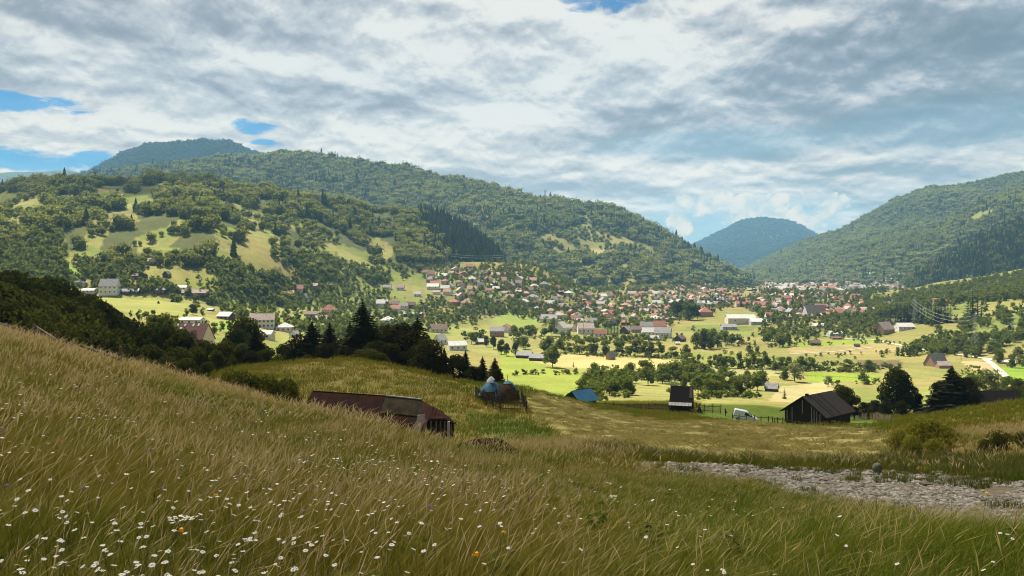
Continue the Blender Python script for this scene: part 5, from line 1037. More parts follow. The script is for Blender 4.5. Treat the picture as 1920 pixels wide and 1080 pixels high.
def fences():
    pen = [at(892,98),at(912,92),at(938,89),at(987,89.5),at(978,98)]
    fence('paling_fence', pen, 1.35, "dark paling fence closed round the two haystacks", gap=.17, wob=.05)
    fence('paling_fence', [at(1306,156),at(1351,158)], 1.7, "tall uneven paling fence right of the small barn", gap=.24, pw=.12)
    fence('rail_fence', [at(1372,140),at(1400,139),at(1440,139),at(1476,141)], 1.15, "rough rail fence in front of the van, up to the big barn", rails=1, pales=False, post=1.1, wob=.18)
    fence('rail_fence', [at(1452,138),at(1500,137),at(1592,139),at(1625,137)], .95, "low rail fence along the big barn's near side", rails=1, pales=False, post=2.4)
    fence('paling_fence', [at(1113,157),at(1135,156),at(1165,152),at(1200,156),at(1252,160)], 1.15, "dark paling fence looping from the blue roofed hut to the small barn", gap=.2)
    fence('paling_fence', [at(1178,178),at(1215,176),at(1254,172)], 1.1, "farther paling fence behind the dark looping one", gap=.24)
    fence('rail_fence', [at(1180,149),at(1225,151),at(1256,152)], .9, "single rail fence left of the small barn", rails=1, pales=False, post=2.6)
    fence('paling_fence', [at(1592,186),at(1612,179),at(1628,174)], 1.35, "pale paling fence between the big barn and the gate", PALEF, gap=.3, pw=.16)
    fence('paling_fence', [at(1637,171),at(1652,165),at(1672,158)], 1.35, "pale paling fence from the gate to the gold bushes", PALEF, gap=.3, pw=.16)
    a, b = Vector(at(1629,173.5)), Vector(at(1636,171.5)); ge = empty('field_gate', a, 0, "dark wooden gate in the pale paling fence", 'gate'); v = b-a
    f_ = MB(); f_.bar((0,0,.2), v+Vector((0,0,.2)), .1); f_.bar((0,0,1.4), v+Vector((0,0,1.4)), .1); f_.build('frame', FENCEM, ge); MB().bar((0,0,.2), v+Vector((0,0,1.4)), .08).build('brace', FENCEM, ge)
    for q in (Vector((0,0,0)), v): MB().bar(q+Vector((0,0,-.3)), q+Vector((0,0,1.6)), .2).build('post', FENCEM, ge)
    fence('rail_fence', [at(1485,430),at(1560,424),at(1650,418)], 1.0, "thin rail fence across the bright green field behind the big barn", rails=1, pales=False, post=4)
    # crooked fence on the crest at the left
    e = empty('crest_fence', at(64,50), 0, "broken grey rail fence sagging along the flowery crest at left", 'fence'); o = Vector(e.location)
    W = lambda px, py, d: Vector(((px-960)/F*d, d, (HY-py)/F*d))-o
    for a, b, wd in ((W(-60,588,52),W(62,626,51),.10),(W(66,613,51),W(106,638,49.5),.13),(W(152,648,46),W(224,674,44.5),.10)): MB().bar(a, b, wd, wd*1.4).build('rail', GREYW, e)
    for px, t_, b_, d, wd in ((64,608,650,50.8,.16),(109,622,660,49.2,.16),(121,638,662,48.8,.2),(226,650,690,44.4,.13),(-40,590,630,52,.14)): MB().bar(W(px,t_,d), W(px-1,b_,d), wd).build('post', GREYW, e)
fences()
def little_things():
    p_ = at(1360,150); e = empty('gatepost', p_, 0, "thick dark gatepost between the paling fence and the van", 'post'); MB().tube([(0,0,-.3),(.03,0,.6),(-.02,0,1.35)], [.16,.15,.1], 7).build('post', DARKW, e); MB().box(-.05,.35,-.05,.05,.5,.85).build('board', GREYW, e)
    p_ = at(1312,151.5); e = empty('trestle', p_, 0, "dark wooden trestle standing beside the small barn", 'trestle')
    for s_ in (-.35,.35):
        MB().bar((s_,-.5,-.1),(0,-.1,1.25), .12).build('leg', DARKW, e); MB().bar((s_,.5,-.1),(0,.1,1.25), .12).build('leg', DARKW, e)
    MB().bar((-.25,0,1.2),(.25,0,1.9), .12).build('beam', DARKW, e)
    p_ = at(1305,151.8); V = []; rr_ = random.Random(2); e = empty('firewood_heap', p_, 0, "untidy heap of wood and pale boards against the small barn", 'heap')
    for i in range(16):
        q = Vector((rr_.uniform(-.9,.9), rr_.uniform(-.3,.3), rr_.uniform(0,.5))); a = rr_.uniform(0,3.14); MB().bar(q, q+Vector((math.cos(a)*.9, .2, rr_.uniform(-.1,.9))), .1).build('billet', PALEW if i % 3 == 0 else DARKW, e)
    for i, px in enumerate((297,322)):
        x, d, z = hit(px, 569-i*3.5); lb = "left" if i == 0 else "right"
        tag(lathe('haycock', 30+i, [(.9,-.2),(.95,.4),(.7,1.2),(.3,1.9),(.01,2.1)], HAYM, (x,d,z)), f"{lb} of two small dark haycocks in the left pasture", 'haycock', 'haycocks in the left pasture')
    x, d, z = at(951,112); MB().tube([(0,0,-.3),(.05,0,1.7)], .035, 5).build('stake', GREYW, None, (x,d,z)); o = C.objects[-1]; tag(o, "thin upright stake on the grassy crest behind the haystacks", 'stake')
    b = MB(); rr_ = random.Random(4)
    x, d, z = at(912,31); V, Fc = ico(3); V = V*np.array((1.3,.55,.62)); V = V*(1+.35*(fbm(V[:,0]*2+5, V[:,1]*3+V[:,2]*3, 4, 6)-.5))[:,None]
    tag(objm('dung_heap', mesh_np('dung_heap', V, Fc, [paint('dung', (.030,.020,.016), 1, .4, 3, bump=.8)], smooth=False), None, (x,d,z+.05), R(-12)), "long dark dung heap behind the crest, right of the rusty shed", 'heap')
    x, d, z = at(1645,37); V, Fc = ico(3); V = V*np.array((.22,.22,.25)); V *= (1+.16*(fbm(V[:,0]*6, V[:,1]*6+V[:,2]*5, 3, 9)-.5))[:,None]
    tag(objm('mossy_boulder', mesh_np('mossy_boulder', V, Fc, [paint('mossy_rock', (.15,.165,.115), .95, .35, 6, bump=.4)], smooth=True), None, (x,d,z+.22)), "round grey green boulder at the grassy far edge of the track", 'boulder')
little_things()

# ------------------------------------------------------------------ white van
def van():
    x, d, z = at(1397,143); e = empty('van', (x,d,z), R(-14), "white high roofed panel van parked behind the rail fence", 'van'); e.rotation_euler = (0, R(9), R(-12))
    BODY = paint('white_paint', (.66,.67,.68), .35, .04, .8, spec=.5); TRIM = paint('black_trim', (.02,.02,.022), .5, .1); TY = paint('tyre_rubber', (.02,.02,.02), .9, .1); RIM = paint('steel_rim', (.35,.35,.36), .4, .1)
    prof = [(-2.1,.32),(-2.12,.9),(-2.08,1.72),(-1.95,1.86),(-.1,1.84),(.25,1.72),(1.05,1.12),(1.85,.95),(2.1,.80),(2.14,.5),(2.1,.32)]
    b = MB().prism(prof, -.86, .86); me = b.mesh('body', BODY); bm = bmesh.new(); bm.from_mesh(me); bmesh.ops.recalc_face_normals(bm, faces=bm.faces); bmesh.ops.bevel(bm, geom=[q for q in bm.edges if abs(q.verts[0].co.y-q.verts[1].co.y) < .01], offset=.09, segments=2, affect='EDGES', profile=.6); bm.to_mesh(me); bm.free(); body = objm('body', me, e)
    MB().hexa([(.30,-.70,1.70),(1.02,-.74,1.15),(1.02,.74,1.15),(.30,.70,1.70)]+[(.33,-.70,1.73),(1.05,-.74,1.18),(1.05,.74,1.18),(.33,.70,1.73)]).build('windscreen', GLASS, e)
    for s_ in (-1, 1):
        MB().prism([(-.35,1.12),(.82,1.12),(.22,1.6),(-.3,1.62)], s_*.868-.01, s_*.868+.01).build('side_window', GLASS, e)
        dr = MB().box(-.42,.86,s_*.866-.012,s_*.866+.012,.42,1.08).build('door', BODY, e); MB().box(-.36,-.16,s_*.885-.015,s_*.885+.015,.92,.98).build('handle', TRIM, dr)
        MB().box(.75,.95,s_*1.0-.1,s_*1.0+.1,1.12,1.3).build('mirror', TRIM, e); MB().box(2.02,2.15,s_*.62-.16,s_*.62+.16,.62,.78).build('headlight', RIM, e); MB().box(-2.15,-2.08,s_*.72-.08,s_*.72+.08,.75,1.2).build('tail_light', ROOF['red'], e)
        for wx in (-1.35,1.35):
            wl = empty('wheel', (0,0,0)); wl.parent = e; wl.location = (wx, s_*.78, .30)
            b = MB().tube([(0,-.1,0),(0,.1,0)], .30, 16); b.build('tyre', TY, wl, smooth=False); MB().tube([(0,-.115,0),(0,.115,0)], .19, 12).build('rim', RIM, wl)
    MB().box(2.08,2.18,-.8,.8,.32,.55).build('bumper', TRIM, e); MB().box(-2.18,-2.08,-.8,.8,.32,.55).build('bumper', TRIM, e); MB().box(-1.9,1.9,-.888,.888,.40,.46).build('side_strip', TRIM, e)
van()

# ------------------------------------------------------------------ pylons, poles, wires
STEEL = paint('galvanised_steel', (.30,.30,.30), .6, .2); WOODP = paint('pole_wood', (.14,.10,.075), .9, .3); WIRE = paint('wire', (.40,.41,.40), .5, .1)
def pylon(px, py, h, label, wd=.035):
    x, d, z = hit(px, py); e = empty('pylon', (x,d,z), R(10), label, 'pylon', 'power line pylons'); b = MB(); w0, w1 = h*.085, h*.018; T_ = lambda sx, sy, t_: (sx*(w0+(w1-w0)*t_), sy*(w0+(w1-w0)*t_), h*t_)
    for sx in (-1,1):
        for sy in (-1,1): b.bar(T_(sx,sy,-.02), T_(sx,sy,1), wd*h/8)
    n = 9; lv = [1-(1-i/n)**1.25 for i in range(n+1)]
    for a, c in zip(lv[:-1], lv[1:]):
        for s_ in (-1,1): b.bar(T_(-1,s_,a), T_(1,s_,c), wd*h/13); b.bar(T_(1,s_,a), T_(-1,s_,c), wd*h/13); b.bar(T_(s_,-1,a), T_(s_,1,c), wd*h/13); b.bar(T_(s_,1,a), T_(s_,-1,c), wd*h/13)
    b.build('tower', STEEL, e); tips = []
    for t_, l_ in ((.74,.17),(.85,.14),(.95,.11)):
        c = MB(); c.bar((-l_*h,0,t_*h),(l_*h,0,t_*h), wd*h/9); c.bar((-l_*h,0,t_*h),(0,0,t_*h+.05*h), wd*h/14); c.bar((l_*h,0,t_*h),(0,0,t_*h+.05*h), wd*h/14); c.build('crossarm', STEEL, e)
        tips += [Vector((x-l_*h, d, z+t_*h-.02*h)), Vector((x+l_*h, d, z+t_*h-.02*h))]
    return tips
def wires(pairs, rad, label, sag=.02):
    e = empty('power_cable', pairs[0][0], 0, label, 'cable', 'power cables'); o = Vector(pairs[0][0])
    for a, b in pairs:
        L_ = (b-a).length; MB().tube([a.lerp(b, i/14)-o-Vector((0,0,sag*L_*4*(i/14)*(1-i/14))) for i in range(15)], rad, 4).build('strand', WIRE, e)
def power():
    p1 = pylon(1828,662,27, "tall lattice pylon in the orchard at right"); p2 = pylon(1716,606,24, "lattice pylon in front of the dark spruce block")
    wires([(p2[i], p1[i]) for i in (0,2,4)], .07, "cables between the orchard pylon and the spruce block pylon", .03)
    p3 = pylon(426,412,26, "lattice pylon on the bare bank of the near hill", .05); p4 = pylon(838,508,30, "lattice pylon before the dark wooded nose, left of two", .05); p5 = pylon(953,508,28, "lattice pylon before the dark wooded nose, right of two", .05); p6 = pylon(1022,374,34, "tiny pylon on the skyline of the middle ridge", .07)
    wires([(p4[1], p5[0]), (p4[3], p5[2])], .14, "cables from the left to the right pylon before the wooded nose", .03); wires([(p3[1], p4[0])], .12, "cable from the bare bank pylon down to the wooded nose", .03)
    a = Vector(at(-200,1000)); a.z = (HY-398)/F*1000; wires([(a, p3[0]), (a+Vector((0,0,9)), p3[2])], .14, "cables crossing the near hill from the left to the bare bank pylon", .035)
    for px, py, h, lb in ((1571,622,12,"lone wooden pole left of the pale stable"),(1094,632,13,"wooden pole rising over the wide white village house"),(982,654,11,"wooden pole in the yellow meadow below the village"),(1802,676,9,"wooden pole beside the valley road, left of the pylon"),(1880,680,9,"wooden pole beside the valley road at the right"),(1620,630,9,"wooden pole near the road bend by the brown farmhouse")):
        x, d, z = hit(px, py); e = empty('utility_pole', (x,d,z), 0, lb, 'pole', 'wooden poles in the valley'); MB().tube([(0,0,-.5),(0,0,h)], [.16,.10], 6).build('post', WOODP, e); MB().bar((-.9,0,h-.6),(.9,0,h-.6), .12).build('crossarm', WOODP, e)
power()
# ------------------------------------------------------------------ grass: clumps of bent blades scattered by geometry nodes
def grass_material(name, gold, green, tip):
    m_, t = material(name)
    a = t.n('ShaderNodeAttribute', attribute_name='tint').outputs['Fac']; up = t.n('ShaderNodeAttribute', attribute_name='along').outputs['Fac']
    pt = t.n('ShaderNodeAttribute', attribute_name='patch', attribute_type='INSTANCER').outputs['Fac']
    r_ = t.n('ShaderNodeObjectInfo').outputs['Random']
    f_ = t.m('ADD', t.m('ADD', pt, t.m('MULTIPLY', t.m('SUBTRACT', a, .5), .9)), t.m('MULTIPLY', t.m('SUBTRACT', r_, .5), .25), clamp=True)
    c = t.mix(f_, gold, green); c = t.mix(t.m('MULTIPLY', t.ss(up, .45, 1.0), t.m('SUBTRACT', .85, t.m('MULTIPLY', f_, .6))), c, tip)
    d = t.n('ShaderNodeBsdfDiffuse'); tr = t.n('ShaderNodeBsdfTranslucent'); t.link(c, d.inputs[0]); t.link(c, tr.inputs[0])
    x = t.n('ShaderNodeMixShader'); x.inputs[0].default_value = .35; t.link(d.outputs[0], x.inputs[1]); t.link(tr.outputs[0], x.inputs[2]); finish(t, x.outputs[0]); return m_
GRASSM = grass_material('meadow_grass', (.158,.136,.012,1), (.085,.135,.010,1), (.255,.212,.050,1))
SEEDM = grass_material('seed_grass', (.32,.23,.09,1), (.24,.20,.05,1), (.46,.36,.20,1))
GREENM = grass_material('verge_grass', (.105,.110,.022,1), (.075,.105,.016,1), (.17,.15,.045,1))
HAYB = grass_material('mown_hay', (.34,.285,.10,1), (.20,.19,.045,1), (.42,.35,.15,1))
def clump(name, seed, n, rad, h0, h1, w, m_, lean=.45, seg=4, seed_head=False, flat=False):
    r = np.random.default_rng(seed); V, Fc, tt, al = [], [], [], []
    for i in range(n):
        a0 = r.uniform(0,6.28); q = rad*math.sqrt(r.uniform()); bx, by = q*math.cos(a0), q*math.sin(a0); h = r.uniform(h0,h1); tn = float(np.clip(r.normal(.5,.22),0,1))
        la = r.normal(0,1.0) if r.uniform() < .8 else r.uniform(0,6.28); le = h*max(.05, r.normal(lean,.22)); ya = r.uniform(0,3.14); ux, uy = math.cos(ya), math.sin(ya)
        if flat: la = r.uniform(0,6.28); le = h; h = h*r.uniform(.05,.35)
        b = len(V); wd = w*r.uniform(.7,1.3)
        for k in range(seg+1):
            s_ = k/seg; x = bx+math.cos(la)*le*s_**1.8; y = by+math.sin(la)*le*s_**1.8; z = h*(s_-.18*s_*s_*(le/h if h > .1 else 0))
            ww = wd*(1-s_)**.7*.5+.0004
            if flat: z = .05+h*math.sin(3.14*s_); ww = wd*.5
            if seed_head: ww = wd*(.22 if s_ < .7 else (1.5 if s_ < .99 else .3))*.5; z = h*(s_-.10*s_*s_)
            V += [(x-ux*ww, y-uy*ww, z), (x+ux*ww, y+uy*ww, z)]; tt += [tn]*2; al += [s_]*2
        Fc += [(b+2*k, b+2*k+1, b+2*k+3, b+2*k+2) for k in range(seg)]
    me = mesh_np(name, V, Fc, [m_], {'tint': ('FLOAT', tt), 'along': ('FLOAT', al)}); return bpy.data.objects.new(name, me)
def gn_scatter(name, P, rot, scl, idx, patch, protos, label, cat):
    me = bpy.data.meshes.new(name); me.vertices.add(len(P)); me.vertices.foreach_set('co', np.asarray(P, np.float32).ravel())
    for an, ty, dat in (('rot','FLOAT_VECTOR',rot),('scl','FLOAT_VECTOR',scl),('idx','INT',idx),('patch','FLOAT',patch)):
        a = me.attributes.new(an, ty, 'POINT'); a.data.foreach_set('vector' if ty == 'FLOAT_VECTOR' else 'value', np.asarray(dat, np.int32 if ty == 'INT' else np.float32).ravel())
    ng = bpy.data.node_groups.new(name, 'GeometryNodeTree'); ng.interface.new_socket('Geometry', in_out='INPUT', socket_type='NodeSocketGeometry'); ng.interface.new_socket('Geometry', in_out='OUTPUT', socket_type='NodeSocketGeometry')
    N, K = ng.nodes.new, ng.links.new; gi, go = N('NodeGroupInput'), N('NodeGroupOutput'); j = N('GeometryNodeJoinGeometry')
    for p_ in protos:
        oi = N('GeometryNodeObjectInfo'); oi.transform_space = 'ORIGINAL'; oi.inputs['Object'].default_value = p_; gt = N('GeometryNodeGeometryToInstance'); K(oi.outputs['Geometry'], gt.inputs[0]); K(gt.outputs[0], j.inputs[0])
    ip = N('GeometryNodeInstanceOnPoints'); K(gi.outputs[0], ip.inputs['Points']); K(j.outputs[0], ip.inputs['Instance']); ip.inputs['Pick Instance'].default_value = True
    for an, ty, so_ in (('idx','INT','Instance Index'),('rot','FLOAT_VECTOR','Rotation'),('scl','FLOAT_VECTOR','Scale')):
        na = N('GeometryNodeInputNamedAttribute'); na.data_type = ty; na.inputs['Name'].default_value = an; K(na.outputs['Attribute'], ip.inputs[so_])
    K(ip.outputs[0], go.inputs[0]); o = objm(name, me); md = o.modifiers.new('scatter', 'NODES'); md.node_group = ng
    return tag(o, label, cat, kind='stuff')
def band(d0, d1, sp, seed, u0=-140, u1=2060):
    r = np.random.default_rng(seed); x0, x1 = (u0-960)/F*d1, (u1-960)/F*d1
    gx, gy = np.meshgrid(np.arange(x0, x1, sp), np.arange(d0, d1, sp)); n = gx.size; x = gx.ravel()+r.uniform(-.5,.5,n)*sp; y = gy.ravel()+r.uniform(-.5,.5,n)*sp
    u = 960+x/y*F; k = (u > u0) & (u < u1) & (y > d0*.98); x, y, u = x[k], y[k], u[k]; z = zat(x, y); rw, cl = rc(x, y)
    vis = HY-(z+1.1)/y*F < SKYL[np.maximum(rw-1,0), cl]+2
    return x[vis], y[vis], z[vis], u[vis], (HY-z/y*F)[vis], rw[vis], cl[vis]
def build_grass():
    near = [clump('grass_clump', 10+i, 150, .30, .16, .36, .0042, GRASSM, .46) for i in range(5)]+[clump('grass_clump', 20+i, 10, .30, .34, .52, .0042, SEEDM, .45, 5, True) for i in range(3)]
    mid = [clump('grass_clump', 30+i, 130, .42, .16, .38, .0085, GRASSM, .46, 3) for i in range(5)]+[clump('grass_clump', 40+i, 14, .4, .34, .58, .0085, SEEDM, .45, 5, True) for i in range(3)]
    far = [clump('grass_clump', 50+i, 110, .75, .18, .42, .022, GRASSM, .48, 3) for i in range(4)]+[clump('grass_clump', 60+i, 10, .7, .40, .75, .020, SEEDM, .5, 5, True) for i in range(3)]
    slope = [clump('grass_clump', 70+i, 80, 1.7, .22, .6, .07, GRASSM, .6, 3) for i in range(4)]
    for nm, (d0, d1, sp), pr, npl, sd, lab in (('near_grass', (2.0,9,.22), near, 5, 1, "long windblown meadow grass nearest the camera"), ('meadow_grass', (9,25,.34), mid, 5, 2, "windblown meadow grass up to the flowery crest"), ('crest_grass', (25,64,.62), far, 4, 3, "tawny long grass on the crest and beyond"), ('slope_grass', (64,240,1.9), slope, 4, 4, "rough tawny grass over the knolls and slope")):
        x, y, z, u, py, rw, cl = band(d0, d1, sp, sd, -500 if d1 < 30 else -140, 2900 if d1 < 30 else 2200); r = np.random.default_rng(sd+9)
        k = ~GRAV[rw,cl] & ~HAY[rw,cl]
        mown = inpoly(u, py, [(1306,756),(1350,746),(1400,742),(1480,748),(1600,758),(1672,806),(1650,830),(1585,812),(1470,800),(1400,793),(1330,788),(1306,780)]) & (y > 100)
        k &= ~mown & (r.uniform(0,1,len(x)) < .97); x, y, z, u, py = x[k], y[k], z[k], u[k], py[k]; n = len(x)
        green = np.clip((u-850)/500, 0, 1)*np.clip((py-880)/60, 0, 1)*.95+np.clip((fbm(x/2.6+7, y/2.6, 3, 70)-.5)*3.2, -.3, .6)+.22
        green += np.where(inpoly(u, py, [(880,765),(950,772),(1045,812),(1015,840),(950,832),(870,800)]), .42, 0)*(y > 50)
        green += (fbm(x/22, y/22, 3, 71)-.5)*1.4
        sdp = r.uniform(0,1,n) < np.clip(.11-.09*np.clip((u-1000)/500,0,1)*(py > 880), .03, 1); idx = np.where(sdp, npl+r.integers(0, max(1, len(pr)-npl), n), r.integers(0, npl, n)) if len(pr) > npl else r.integers(0, npl, n)
        hs_ = (.72+.6*fbm(x/3.1, y/3.1, 2, 72))*r.uniform(.85,1.15,n)*np.where((u > 1000) & (py > 880), .62, 1); ws = r.uniform(.85,1.2,n)
        rot = np.stack([r.normal(0,.08,n), r.normal(0.06,.08,n), r.normal(0,.5,n)], 1)
        gn_scatter(nm, np.stack([x,y,z],1), rot, np.stack([ws,ws,hs_],1), idx, np.clip(green, 0, 1), pr, lab, 'grass')
    # low leafy herbs among the grass
    def herb(seed):
        r = np.random.default_rng(seed); n = 46; a = r.uniform(0,6.28,n); q = .16*np.sqrt(r.uniform(0,1,n)); c = np.stack([q*np.cos(a), q*np.sin(a), r.uniform(.10,.34,n)],1); nn = np.stack([np.cos(a)*.5, np.sin(a)*.5, np.ones(n)],1)+r.normal(size=(n,3))*.35; nn /= np.linalg.norm(nn,axis=1)[:,None]
        V, Fc, tt = leaf_quads(r, c, nn, .042, np.clip(r.normal(.5,.2,n),0,1)); return bpy.data.objects.new('herb', mesh_np('herb', V, Fc, [GREENM], {'tint': ('FLOAT', tt), 'along': ('FLOAT', np.full(len(V), .3))}))
    hb = [herb(i) for i in range(4)]; x, y, z, u, py, rw, cl = band(4.0, 26, .85, 14); r = np.random.default_rng(15); k = ~GRAV[rw,cl] & (fbm(x/1.7+3, y/1.7, 3, 44) > .57); x, y, z = x[k], y[k], z[k]; n = len(x); s_ = r.uniform(.45,.9,n)
    gn_scatter('meadow_herbs', np.stack([x,y,z],1), np.stack([0*x,0*x,r.uniform(0,6.28,n)],1), np.stack([s_,s_,s_],1), r.integers(0,4,n), r.uniform(0,1,n), hb, "low broad leafed herbs among the meadow grass", 'herbs')
    # hay left lying in swaths
    hay = [clump('hay_clump', 80+i, 60, .85, .4, .9, .055, HAYB, 1, 2, flat=True) for i in range(4)]
    x, y, z, u, py, rw, cl = band(30, 185, .95, 6); k = HAY[rw,cl] & (HROW[rw,cl]+np.random.default_rng(2).normal(0,.25,len(x)) > .45); x, y, z = x[k], y[k], z[k]; n = len(x); r = np.random.default_rng(8)
    gn_scatter('mown_hay', np.stack([x,y,z-.03],1), np.stack([0*x,0*x,r.uniform(-.5,.5,n)],1), np.stack([r.uniform(.8,1.3,n),r.uniform(.35,.6,n),r.uniform(.6,1.3,n)],1), r.integers(0,4,n), np.clip(r.normal(.35,.25,n),0,1), hay, "mown hay lying in swaths on the slope before the barns", 'hay')
    # rank green verge beyond the track
    vg = [clump('verge_clump', 90+i, 80, .5, .25, .62, .03, GREENM, .35, 3) for i in range(4)]
    x, y, z, u, py, rw, cl = band(16, 44, .55, 7, 1080, 2060); edge = np.interp(u, [1080,1200,1300,1450,1640,1760,1920,2060], [858,862,866,873,880,888,904,918])
    k = (py < edge+1) & (py > edge-24-10*fbm(u/60, y*0, 2, 3)) & ~HAY[rw,cl]; x, y, z = x[k], y[k], z[k]; n = len(x); r = np.random.default_rng(11); s_ = r.uniform(.5,1.2,n)*(.6+.9*fbm(x/1.8, y/1.8, 2, 5))
    gn_scatter('verge_grass', np.stack([x,y,z],1), np.stack([0*x,0*x,r.uniform(0,6.28,n)],1), np.stack([s_**.5,s_**.5,s_],1), r.integers(0,4,n), r.uniform(0,1,n), vg, "rank dark green grass along the far edge of the stony track", 'grass')
    x, y, z, u, py, rw, cl = band(7, 40, .8, 17, 1080, 2060); k = GRAV[rw,cl] & (fbm(x/3.2, y/2.4, 3, 66) > .52); x, y, z = x[k], y[k], z[k]; n = len(x); s_ = np.random.default_rng(5).uniform(.25,.6,n)
    gn_scatter('track_weeds', np.stack([x,y,z],1), np.stack([0*x,0*x,6.28*s_*9],1), np.stack([s_,s_,s_],1), (s_*1000).astype(int) % 4, np.clip(s_*2-.4,0,1), vg, "low weeds rooted among the stones of the track", 'weeds')
build_grass()

# ------------------------------------------------------------------ the stony track
STONEM = None
def stony_track():
    m_, t = material('track_stone'); a = t.n('ShaderNodeAttribute', attribute_name='tint').outputs['Fac']; g_ = t.n('ShaderNodeNewGeometry').outputs['Position']
    c = t.mix(a, (.095,.078,.055,1), (.37,.34,.28,1)); c = t.mix(t.m('MULTIPLY', t.noise(g_, 14, 3), .5), c, (.16,.13,.11,1)); b = t.n('ShaderNodeBsdfPrincipled'); t.link(c, b.inputs[0]); b.inputs['Roughness'].default_value = .9; finish(t, b.outputs[0])
    protos = []
    for i in range(6):
        r = np.random.default_rng(i); v, f = ico(1 if i < 4 else 2); v = v*(1+r.uniform(-.22,.22,(len(v),1)))*np.array((1,r.uniform(.6,.9),r.uniform(.45,.7))); v[:,2] += .12; protos.append((v, f, np.zeros(len(v))))
    r = np.random.default_rng(4); pts = []; n = 0
    while n < 30000:
        qx, qy = r.uniform(1190,2120), r.uniform(864,1040)
        if not inpoly(np.array([qx]), np.array([qy]), GRAVEL)[0]: continue
        n += 1
        if fbm(np.array([qx/55]), np.array([qy/14]), 2, 33)[0] < .34: continue
        x, d, z = hit(qx, qy, 5, 60); pts.append((x, d, z, qx))
    a = np.array(pts); n = len(a); s_ = np.exp(r.normal(-3.55,.5,n))*np.clip(a[:,1]/17, .7, 1.6); pk = r.integers(0,6,n)
    ts = np.clip(r.normal(.34,.27,n), 0, 1); G = [(protos[i], a[pk==i,:3], s_[pk==i], np.ones((pk==i).sum()), r.uniform(0,6.28,(pk==i).sum()), ts[pk==i], 0) for i in range(6)]
    tag(objm('gravel', bake('gravel', [m_], G)), "grey and whitish stones covering the rough track", 'gravel', kind='stuff')
    bms = []
    for i in range(4):
        v, f = ico(3); v = v*(1+.5*(fbm(v[:,0]*1.7+i*7, v[:,1]*1.7+v[:,2]*1.3, 3, i)-.5))[:,None]*np.array((1,.8,.62)); bms.append(mesh_np('boulder', v, f, [m_], {'tint': ('FLOAT', np.full(len(v), .85))}, smooth=True))
    rr_ = random.Random(9)
    for i in range(34):
        qx = rr_.uniform(1215,1960); ed = np.interp(qx, [1120,1200,1300,1450,1640,1760,1920,2060], [868,867,869,876,883,891,907,921]); far_ = i < 24
        x, d, z = hit(qx, (ed+rr_.uniform(0,4)) if far_ else ed+rr_.uniform(10,60), 5, 60); s_ = rr_.uniform(.08,.17) if far_ else rr_.uniform(.05,.09)
        o = objm('boulder', rr_.choice(bms), None, (x,d,z+s_*.25), rr_.uniform(0,6), s_); tag(o, "pale rounded boulder lining the far edge of the stony track" if far_ else "pale loose stone lying within the stony track, larger than its neighbours", 'boulder', "boulders along the track" if far_ else "larger stones in the track")
stony_track()

# ------------------------------------------------------------------ flowers
PETAL = paint('white_petals', (.66,.65,.60), .8, .1); YOLK = paint('yellow_disc', (.60,.36,.03), .8, .1); STEMM = paint('flower_stem', (.09,.11,.025), .8, .2)
def daisy_head(np_=14, seed=0):
    b = MB(); r = random.Random(seed)
    for i in range(np_):
        a = 6.283*i/np_+r.uniform(-.08,.08); l_ = r.uniform(.85,1.05); dr = r.uniform(-.22,.05); c, s_ = math.cos(a), math.sin(a); q = .19
        b.add([(c*.22,s_*.22,.02),(c*.65-s_*q,s_*.65+c*q,.05+dr*.4),(c*l_,s_*l_,dr),(c*.65+s_*q,s_*.65-c*q,.05+dr*.4)], [(0,1,2,3)])
    b.cur = 1; n = 8; b.add([(.26*math.cos(6.283*k/n),.26*math.sin(6.283*k/n),.03) for k in range(n)]+[(.15*math.cos(6.283*k/n),.15*math.sin(6.283*k/n),.14) for k in range(n)]+[(0,0,.17)], [(k,(k+1)%n,n+(k+1)%n,n+k) for k in range(n)]+[(n+k,n+(k+1)%n,2*n) for k in range(n)])
    return b.mesh('flower_head', [PETAL, YOLK])
def stem_mesh(seed, r_=.0025, lean=.22):
    rr_ = random.Random(seed); lx = rr_.uniform(.1,lean); return MB().tube([(-lx,0,-.02),(-lx*.85,0,.4),(-lx*.4,0,.75),(0,0,1)], [r_*1.3,r_*1.2,r_,r_], 5).mesh('stem', STEMM)
